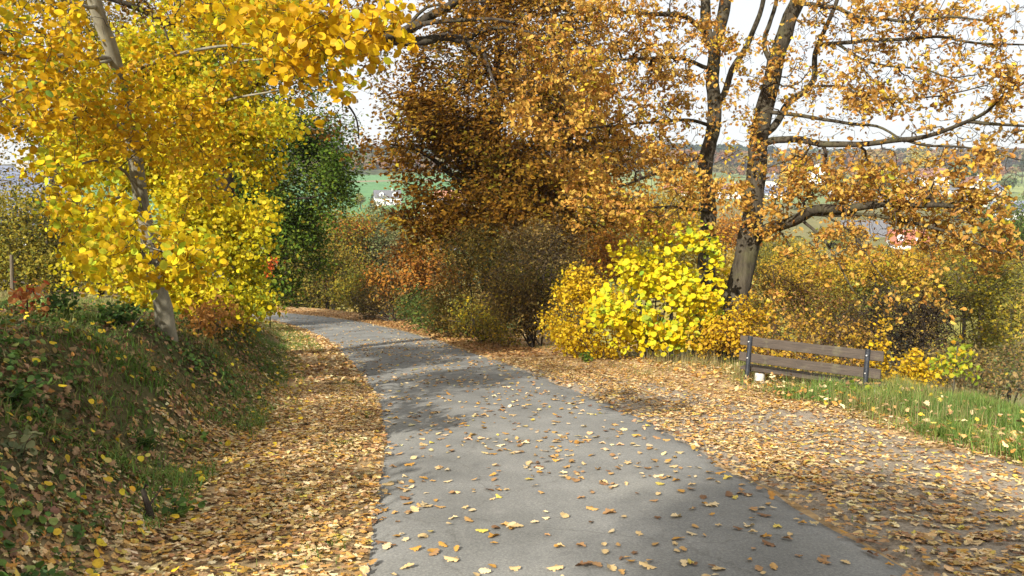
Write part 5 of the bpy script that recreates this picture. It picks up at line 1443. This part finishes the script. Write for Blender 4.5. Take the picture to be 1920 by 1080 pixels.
# wooden stake at the meadow edge
mb = MB(); g = ground_at(22, 19, 520)
mb.tube([(0, 0, -.1), (.01, 0, .5), (0.02, 0, .95)], [.045, .042, .04], 8)
tag(mb.build('fence_post', M['post'], None, tuple(g)), 'grey wooden stake in the meadow at the far left', 'post')

# ================================================================== VILLAGE
def simple(name, col, rough=.85): 
    return plain_mat(name, col, .12, 1.2, rough, .2)
WALLS = {'white': simple('white_render', (.80, .79, .76)), 'cream': simple('cream_render', (.72, .66, .50)), 'pink': simple('pinkish_render', (.62, .42, .34)), 'grey': simple('grey_render', (.5, .49, .47)), 'timber': simple('dark_timber', (.10, .085, .065))}
def roof_mat(name, col):
    m, nt, b, out = new_mat(name)
    w = nt.nodes.new('ShaderNodeTexWave'); w.bands_direction = 'Z'; w.inputs['Scale'].default_value = 1.6; w.inputs['Distortion'].default_value = 1.5
    nt.links.new(tcoord(nt), w.inputs['Vector'])
    r = ramp(nt, [(0.1, tuple(q * .75 for q in col)), (.6, tuple(min(1, q * 1.15) for q in col))])
    nt.links.new(w.outputs['Fac'], r.inputs[0])
    n = noise(nt, 1.3, 4, .6, tcoord(nt)); r2 = ramp(nt, [(.3, (.8, .8, .8)), (.7, (1.15, 1.15, 1.15))]); nt.links.new(n.outputs['Fac'], r2.inputs[0])
    nt.links.new(mul(nt, r.outputs[0], r2.outputs[0]), b.inputs['Base Color'])
    b.inputs['Roughness'].default_value = .8
    return m
ROOFS = {'red': roof_mat('red_tile_roof', (.36, .12, .07)), 'brown': roof_mat('brown_tile_roof', (.2, .10, .075)), 'grey': roof_mat('grey_slate_roof', (.13, .13, .14)), 'blue': roof_mat('blue_grey_roof', (.14, .16, .22)), 'orange': roof_mat('orange_tile_roof', (.45, .2, .12))}
M['pane'] = plain_mat('dark_window_pane', (.04, .045, .055), .2, 2, .15, .5)
M['frame'] = plain_mat('white_window_frame', (.75, .75, .73), .05, 2, .6, .3)

def house(label, px, py, d, w, dep, hw, hr, rot, wall, roof, dormers=0, floors=2, cols=4, gable_front=False, chimney=True, group='houses of the village'):
    """py: photo row of the foot of the front wall"""
    c = P(px, py, d)
    gz = float(surf(c[0], c[1]))
    root = empty('house', (c[0], c[1], c[2]), label, 'house', group)
    root.rotation_euler = (0, 0, rot)
    foot = min(-1.0, gz - c[2] - 1.5)
    mb = MB()
    x0, x1, y0, y1 = -w / 2, w / 2, 0, dep
    if gable_front:
        V = [(x0, y0, foot), (x1, y0, foot), (x1, y1, foot), (x0, y1, foot), (x0, y0, hw), (x1, y0, hw), (x1, y1, hw), (x0, y1, hw), (0, y0, hw + hr), (0, y1, hw + hr)]
        F = [[0, 1, 5, 8, 4], [2, 3, 7, 9, 6], [0, 4, 7, 3], [1, 2, 6, 5]]
    else:
        V = [(x0, y0, foot), (x1, y0, foot), (x1, y1, foot), (x0, y1, foot), (x0, y0, hw), (x1, y0, hw), (x1, y1, hw), (x0, y1, hw), (x0, dep / 2, hw + hr), (x1, dep / 2, hw + hr)]
        F = [[0, 1, 5, 4], [2, 3, 7, 6], [0, 4, 8, 7, 3], [1, 2, 6, 9, 5]]
    mb.add(V, F); mb.build('wall', WALLS[wall], root)
    # roof as two thick slabs
    ov = .45; t = .25
    mb = MB()
    if gable_front:
        for s_ in (-1, 1):
            ex = s_ * (w / 2 + ov); ez = hw - ov * hr / (w / 2)
            mb.add([(0, -ov, hw + hr + .05), (0, dep + ov, hw + hr + .05), (ex, dep + ov, ez + .05), (ex, -ov, ez + .05), (0, -ov, hw + hr + .05 + t), (0, dep + ov, hw + hr + .05 + t), (ex, dep + ov, ez + .05 + t), (ex, -ov, ez + .05 + t)],
                   [[0, 1, 2, 3], [4, 7, 6, 5], [0, 3, 7, 4], [1, 5, 6, 2], [3, 2, 6, 7]])
    else:
        for s_ in (-1, 1):
            yy = dep / 2 + s_ * (dep / 2 + ov); ez = hw - ov * hr / (dep / 2)
            mb.add([(x0 - ov, dep / 2, hw + hr + .05), (x1 + ov, dep / 2, hw + hr + .05), (x1 + ov, yy, ez + .05), (x0 - ov, yy, ez + .05), (x0 - ov, dep / 2, hw + hr + .05 + t), (x1 + ov, dep / 2, hw + hr + .05 + t), (x1 + ov, yy, ez + .05 + t), (x0 - ov, yy, ez + .05 + t)],
                   [[0, 1, 2, 3], [4, 7, 6, 5], [0, 3, 7, 4], [1, 5, 6, 2], [3, 2, 6, 7]])
    rf = mb.build('roof', ROOFS[roof], root)
    if chimney:
        mb = MB(); mb.box((w * .18, dep * .5 if not gable_front else dep * .4, hw + hr + .3), (.7, .7, 1.8)); mb.build('chimney', WALLS['grey'], rf)
    def window(x, z, ww=1.1, hh=1.4, y=-.03, parent=root):
        f = MB(); f.box((x, y, z), (ww + .24, .08, hh + .24)); fo = f.build('window', M['frame'], parent)
        p_ = MB()
        for s_ in (-1, 1):
            p_.box((x + s_ * ww * .26, y - .05, z), (ww * .44, .04, hh))
        p_.build('pane', M['pane'], fo)
    for fl in range(floors):
        for q in range(cols):
            window(x0 + w * (q + .5) / cols, 1.4 + fl * (hw / floors))
    if gable_front:
        window(-.8, hw + hr * .25, .9, 1.2); window(.8, hw + hr * .25, .9, 1.2)
    for q in range(dormers):
        xd = x0 + w * (q + .5) / dormers
        yd = dep * .08
        dm = MB()
        zb = hw + .2; zt = hw + hr * .62; dw = min(2.2, w / dormers * .55)
        V = [(xd - dw / 2, yd, zb), (xd + dw / 2, yd, zb), (xd + dw / 2, yd, zt), (xd, yd, zt + .9), (xd - dw / 2, yd, zt), (xd - dw / 2, dep * .45, zb), (xd + dw / 2, dep * .45, zb), (xd + dw / 2, dep * .45, zt), (xd, dep * .45, zt + .9), (xd - dw / 2, dep * .45, zt)]
        dm.add(V, [[0, 1, 2, 3, 4], [1, 6, 7, 2], [0, 4, 9, 5]])
        do = dm.build('dormer', WALLS[wall], root)
        dr = MB(); dr.add([(xd - dw / 2 - .2, yd - .25, zt - .1), (xd, yd - .25, zt + .95), (xd + dw / 2 + .2, yd - .25, zt - .1), (xd - dw / 2 - .2, dep * .5, zt - .1), (xd, dep * .5, zt + .95), (xd + dw / 2 + .2, dep * .5, zt - .1),
                           (xd - dw / 2 - .2, yd - .25, zt + .08), (xd, yd - .25, zt + 1.13), (xd + dw / 2 + .2, yd - .25, zt + .08), (xd - dw / 2 - .2, dep * .5, zt + .08), (xd, dep * .5, zt + 1.13), (xd + dw / 2 + .2, dep * .5, zt + .08)],
                          [[6, 7, 10, 9], [7, 8, 11, 10], [0, 3, 4, 1], [1, 4, 5, 2], [0, 1, 7, 6], [1, 2, 8, 7], [0, 6, 9, 3], [2, 5, 11, 8]])
        dr.build('dormer_roof', ROOFS[roof], do)
        window(xd, (zb + zt) / 2 + .1, min(1.0, dw * .5), 1.1, yd - .03, do)

house('white village house with grey roof and gables below the green field', 728, 386, 400, 13, 9, 4.2, 3.6, .25, 'white', 'grey', dormers=2, floors=1, cols=4)
house('pinkish village house with orange roof behind the brown oak', 840, 392, 360, 14, 9, 4.5, 4, -.2, 'pink', 'orange', floors=2, cols=4)
house('low white village house half hidden under the brown oak', 815, 398, 330, 9, 8, 3.5, 2.5, .2, 'white', 'grey', floors=1, cols=3)
house('large grey roofed barn under the brown oak branches', 848, 482, 288, 24, 14, 3.0, 7.0, .1, 'grey', 'grey', floors=1, cols=3, chimney=False)
house('white house with red roof and white dormers above the bench', 1706, 482, 285, 12.5, 9, 4.8, 4.8, -.22, 'white', 'red', dormers=2, floors=1, cols=4)
house('big grey roofed hall left of the red roofed house', 1640, 456, 300, 18, 16, 2.0, 6.5, .1, 'grey', 'grey', floors=1, cols=4, chimney=False)
house('white house with brown hipped roof high in the village', 1752, 344, 520, 17, 10, 4.5, 5.5, -.3, 'white', 'brown', floors=1, cols=5)
house('long grey roofed building in the upper village', 1695, 352, 500, 24, 11, 3.5, 3.5, .1, 'white', 'grey', floors=1, cols=7)
house('white house with reddish roof left of the green lawn', 1722, 382, 430, 13, 9, 4.6, 4.2, .2, 'white', 'red', floors=2, cols=4)
house('wide white house in the middle of the village', 1785, 372, 450, 15, 9, 4.8, 3.0, -.1, 'white', 'grey', floors=2, cols=5)
house('cream house with blue roof near the right edge', 1866, 372, 400, 11, 9, 4.6, 3.6, .3, 'cream', 'blue', floors=2, cols=3)
house('tall white gabled house left of the cream one', 1838, 366, 410, 9, 10, 5.5, 4.2, .15, 'white', 'brown', floors=2, cols=3, gable_front=True)
house('white house with blue roof below the others at the right edge', 1900, 412, 330, 14, 10, 3.2, 4.5, -.2, 'white', 'blue', floors=1, cols=4)
house('white house behind the long lower oak limb', 1640, 402, 380, 16, 9, 5.5, 3.5, .0, 'white', 'grey', floors=2, cols=5)
house('white house with grey roof right of the oak trunks', 1590, 386, 420, 14, 9, 5, 3.4, .3, 'white', 'grey', floors=2, cols=4)
house('grey roofed house right beside the oak trunk', 1450, 352, 470, 15, 10, 4.2, 3.6, .1, 'white', 'grey', floors=1, cols=4)
house('white house with blue roof between the oak trunks and limbs', 1448, 378, 420, 14, 9, 4.6, 3.4, -.2, 'white', 'blue', floors=2, cols=4)
house('white gabled house below the yellow village tree', 1530, 334, 520, 11, 10, 5, 4.2, -.25, 'white', 'brown', floors=2, cols=3, gable_front=True)
house('white house seen between the two oak trunks', 1376, 372, 420, 14, 9, 4.6, 3.4, .2, 'white', 'brown', floors=2, cols=4)
house('white house seen left of the forked oak through the leaves', 1270, 376, 430, 14, 9, 4.6, 3.4, -.2, 'white', 'red', floors=2, cols=4)
house('blue roofed timber house glimpsed behind the meadow hedge at the far left', -20, 480, 44, 7.0, 8, 2.0, 3.0, .4, 'timber', 'blue', floors=1, cols=3, group=None)

# trees standing among the houses
def far_tree(label, px, py, d, rx, ry, pal, seed, size=.8, n=700, cone=False):
    """py: photo row of the crown's centre"""
    c = P(px, py, d); a, b = rx * d / FPX, ry * d / FPX
    g = np.array((c[0], c[1], min(float(surf(c[0], c[1])), c[2] - b)))
    rg = np.random.default_rng(seed)
    root = empty('village_tree', tuple(g), label, 'tree', 'trees in the village')
    mb = MB(); h = c[2] - g[2]
    mb.tube([(0, 0, -.5), (0.1, 0, h * .5), (0, 0.1, h)], [.05 * a + .2, .04 * a + .12, .06], 8)
    mb.build('trunk', M['bark_dark'], root, smooth=True)
    cl = nrm(rg.normal(0, 1, (26, 3))) * (rg.random((26, 1)) ** .5) * np.array((a, a, b)) * .8
    k = rg.integers(0, 26, n)
    pos = cl[k] + rg.normal(0, 1, (n, 3)) * np.array((a, a, b)) * .2
    if cone:
        t = rg.random(n) ** .6
        an = rg.random(n) * 6.283; r = a * (t) * (.4 + .6 * rg.random(n))
        pos = np.stack([np.cos(an) * r, np.sin(an) * r, b - 2 * b * t], 1)
    fr = rand_frames(n, nrm(pos) * .6 + np.array((0, 0, .4)), .5, rg)
    cols, _ = pick_cols(n, pal, rg, np.clip(.5 + .5 * wob3(pos, 1.5 / a), 0, 1))
    V, F, C = stamp('rhomb', pos + np.array((0, 0, h)), fr, size * a / 3.5 * (.7 + .6 * rg.random(n)), cols)
    o = obj('crown', mesh_from('crown', V, F, C), M['leaf_far'], root); o['kind'] = 'stuff'
CON = [((.035, .07, .04), 3), ((.05, .09, .045), 2)]
GRN = [((.10, .15, .05), 3), ((.16, .18, .06), 2)]
for i, (lab, px, py, d, rx, ry, pal, cone) in enumerate([
        ('large pale yellow tree on the skyline above the village', 1725, 295, 560, 30, 26, [((.45, .38, .10), 3), ((.36, .32, .09), 2)], False),
        ('yellow tree in the village right of the oak trunk', 1475, 340, 440, 22, 20, [((.52, .38, .05), 3), ((.42, .3, .05), 2)], False),
        ('dark conifer left of the white village house', 698, 378, 390, 10, 16, CON, True),
        ('olive tree at the left end of the green field', 675, 372, 380, 12, 12, OLIVE, False),
        ('grey brown tree behind the roof of the white village house', 712, 364, 420, 12, 8, [((.2, .16, .1), 1)], False),
        ('tawny tree on the skyline right of the limbs', 1640, 300, 560, 36, 18, [((.34, .22, .08), 3), ((.26, .2, .08), 2)], False),
        ('dark green tree above the brown roofed house', 1805, 315, 540, 30, 22, GRN, False),
        ('russet tree behind the brown roofed house', 1845, 310, 560, 26, 18, RUST, False),
        ('green garden tree in front of the row of houses', 1760, 372, 400, 20, 14, GRN, False),
        ('dark tree beside the long grey building', 1660, 345, 470, 20, 16, OLIVE, False),
        ('olive tree below the row of white houses', 1790, 400, 330, 30, 20, OLIVE, False),
        ('dark green conifer among the houses on the right', 1815, 400, 340, 16, 26, CON, True),
        ('golden garden tree left of the red roofed house', 1600, 440, 240, 30, 22, GOLD, False),
        ('olive garden tree below the grey hall', 1560, 450, 220, 36, 24, OLIVE, False),
        ('golden garden tree right of the red roofed house', 1790, 460, 230, 36, 24, GOLD, False),
        ('brown tree between the village houses', 1610, 360, 440, 18, 12, RUST, False),
        ('small conifer on the right skyline', 1918, 300, 560, 7, 16, CON, True),
        ('green tree at the right end of the village', 1880, 345, 470, 24, 14, GRN, False),
        ('yellow green tree behind the oak trunks', 1400, 350, 420, 16, 14, OLIVE, False),
        ('rust tree left of the forked oak down in the valley', 1200, 400, 260, 40, 30, RUST, False),
        ('olive tree in the valley behind the hedge', 1120, 420, 200, 46, 36, OLIVE, False),
        ('golden tree in the valley under the brown oak', 880, 420, 240, 26, 22, GOLD, False)]):
    far_tree(lab, px, py, d, rx, ry, pal, 300 + i, cone=cone)

# woods on the opposite hill
def woods(name, label, n, fx, fy, pal, seed, tree=9.0, per=34):
    rg = np.random.default_rng(seed)
    x = rg.uniform(*fx, n); y = rg.uniform(*fy, n)
    z = surf(x, y)
    h = tree * (.7 + .6 * rg.random(n)); r = h * (.32 + .15 * rg.random(n))
    q = nrm(rg.normal(0, 1, (n, per, 3))); q[..., 2] = np.abs(q[..., 2]) * 1.0 - .15
    pos = np.stack([x, y, z + h * .55], 1)[:, None] + q * np.stack([r, r, h * .5], 1)[:, None] * (.75 + .3 * rg.random((n, per, 1)))
    pos = pos.reshape(-1, 3); m = len(pos)
    fr = rand_frames(m, q.reshape(-1, 3) + np.array((0, 0, .4)), .35, rg)
    tc_, _ = pick_cols(n, pal, rg, np.clip(.5 + .5 * wob(x, y, .02), 0, 1), .2)
    cols = np.repeat(tc_, per, 0) * (1 + rg.normal(0, .1, (m, 1)))
    V, F, C = stamp('rhomb', pos, fr, np.repeat(r * .95, per) * (.7 + .5 * rg.random(m)), np.clip(cols, .005, 1))
    o = obj(name, mesh_from(name, V, F, C), M['leaf_far'])
    tag(o, label, 'woods', kind='stuff')
AUT = [((.20, .10, .06), 3), ((.28, .15, .07), 3), ((.24, .2, .08), 3), ((.13, .14, .07), 2), ((.45, .34, .08), .6), ((.33, .12, .06), 1)]
woods('woodland', 'russet autumn wood above the green field on the far hill', 1100, (-420, 120), (700, 860), AUT, 1, 13)
woods('woodland', 'dark conifer wood on the crest of the far hill', 1000, (-520, 300), (880, 1050), [((.05, .085, .06), 3), ((.07, .10, .06), 2)], 2, 18)
woods('woodland', 'russet wood along the skyline behind the village', 1500, (150, 900), (800, 960), AUT, 3, 14)
woods('woodland', 'grey green wood on the far skyline at the right', 1100, (350, 1200), (1000, 1200), [((.07, .10, .07), 3), ((.2, .12, .07), 1)], 4, 16)
woods('hedgerow', 'brown hedgerow between the fields behind the oak trunks', 90, (170, 330), (610, 630), AUT, 5, 7)
woods('hedgerow', 'tree line along the upper edge of the village', 160, (130, 520), (600, 680), AUT + [((.1, .14, .06), 3)], 6, 9)

woods('valley_copse', 'golden and olive copse in the valley below the village', 420, (20, 300), (120, 262), [((.34, .26, .06), 3), ((.26, .23, .06), 3), ((.40, .28, .05), 2), ((.16, .17, .05), 2)], 7, 9, 60)
woods('valley_copse', 'brown copse in the valley behind the middle hedge', 260, (-120, 20), (110, 262), [((.3, .2, .06), 3), ((.22, .2, .06), 3), ((.16, .17, .05), 2)], 8, 9, 60)

woods('village_gardens', 'autumn garden trees between the village houses', 80, (60, 420), (300, 590), [((.30, .22, .07), 3), ((.22, .19, .07), 3), ((.12, .13, .05), 2), ((.32, .16, .07), 2)], 9, 5, 40)
woods('village_gardens', 'garden trees round the houses behind the brown oak', 50, (-40, 60), (300, 420), [((.30, .22, .07), 3), ((.22, .19, .07), 3), ((.12, .13, .05), 2)], 10, 6, 40)

# ================================================================== TREES BEHIND THE VIEWER (they shade the bank and the near lane)
def behind(name, label, base, h, blobs, pal, size, n, seed, cat='tree', r0=.12):
    g = np.array((base[0], base[1], float(surf(base[0], base[1]))))
    pl = Plant(name, label, cat, g, None, seed)
    pl.limb([g - np.array((0, 0, .1)), g + np.array((.1, .05, h * .4)), g + np.array((.0, .1, h * .9))], r0, .03)
    pts = []
    for (cx, cy, cz, rx, ry, rz) in blobs:
        q = nrm(pl.rng.normal(0, 1, (n, 3))) * pl.rng.random((n, 1)) ** (1 / 3)
        pts.append(g + np.array((cx, cy, cz)) + q * np.array((rx, ry, rz)))
    T = np.concatenate(pts)
    T[:, 2] = np.maximum(T[:, 2], surf(T[:, 0], T[:, 1]) + .1)
    ps = pl.grow(T, step=.3, twig=.004, jit=.03)
    f = leaf_set(pl, ps, 14, .16, size, 'rhomb', pal, up=.4, out=.3)
    pl.wood(M['bark_dark'], M['twig'], .004)
    pl.foliage([f], M['leaf'])
for i_, (bx, by, hh, rr, lab) in enumerate([(-4.8, 1.2, 2.3, 1.25, 'yellow hazel on the bank left of the viewer'), (-6.4, -1.4, 2.4, 1.5, 'tall yellow hazel on the bank behind the viewer'),
        (-6.9, 2.6, 2.9, 1.4, 'broad hazel on the bank top left of the viewer'), (-5.7, 3.7, 3.0, 1.3, 'hazel at the meadow edge just out of the picture'), (-7.0, 6.3, 3.0, 1.3, 'hazel in the meadow left of the picture')]):
    behind('hazel_bush', lab, (bx, by), hh, [(0, 0, hh * .55, rr, rr, hh * .45)], Y_HAZEL, .12, 210, 400 + i_, 'bush', .05)
behind('aspen_tree', 'aspen behind the viewer whose shade falls on the right edge of the lane', (-7.0, -10.9), 9.5, [(0, 0, 8.3, 1.3, 1.3, .8), (.9, .2, 7.6, .9, .9, .6)], Y_ASPEN, .11, 420, 410, 'tree', .12)

# ================================================================== HAZE
mb = MB()
mb.box((50, 780, 61.5), (3500, 1720, 177))
hz = mb.build('haze', None)
hm = bpy.data.materials.new('haze'); hm.use_nodes = True
hn = hm.node_tree; hn.nodes.clear()
ho = hn.nodes.new('ShaderNodeOutputMaterial'); hv = hn.nodes.new('ShaderNodeVolumePrincipled')
hv.inputs['Color'].default_value = (.82, .87, .95, 1); hv.inputs['Density'].default_value = .00028; hv.inputs['Anisotropy'].default_value = .2
hn.links.new(hv.outputs[0], ho.inputs['Volume'])
hz.data.materials.append(hm)
tag(hz, 'thin pale haze over the valley', 'haze', kind='stuff')
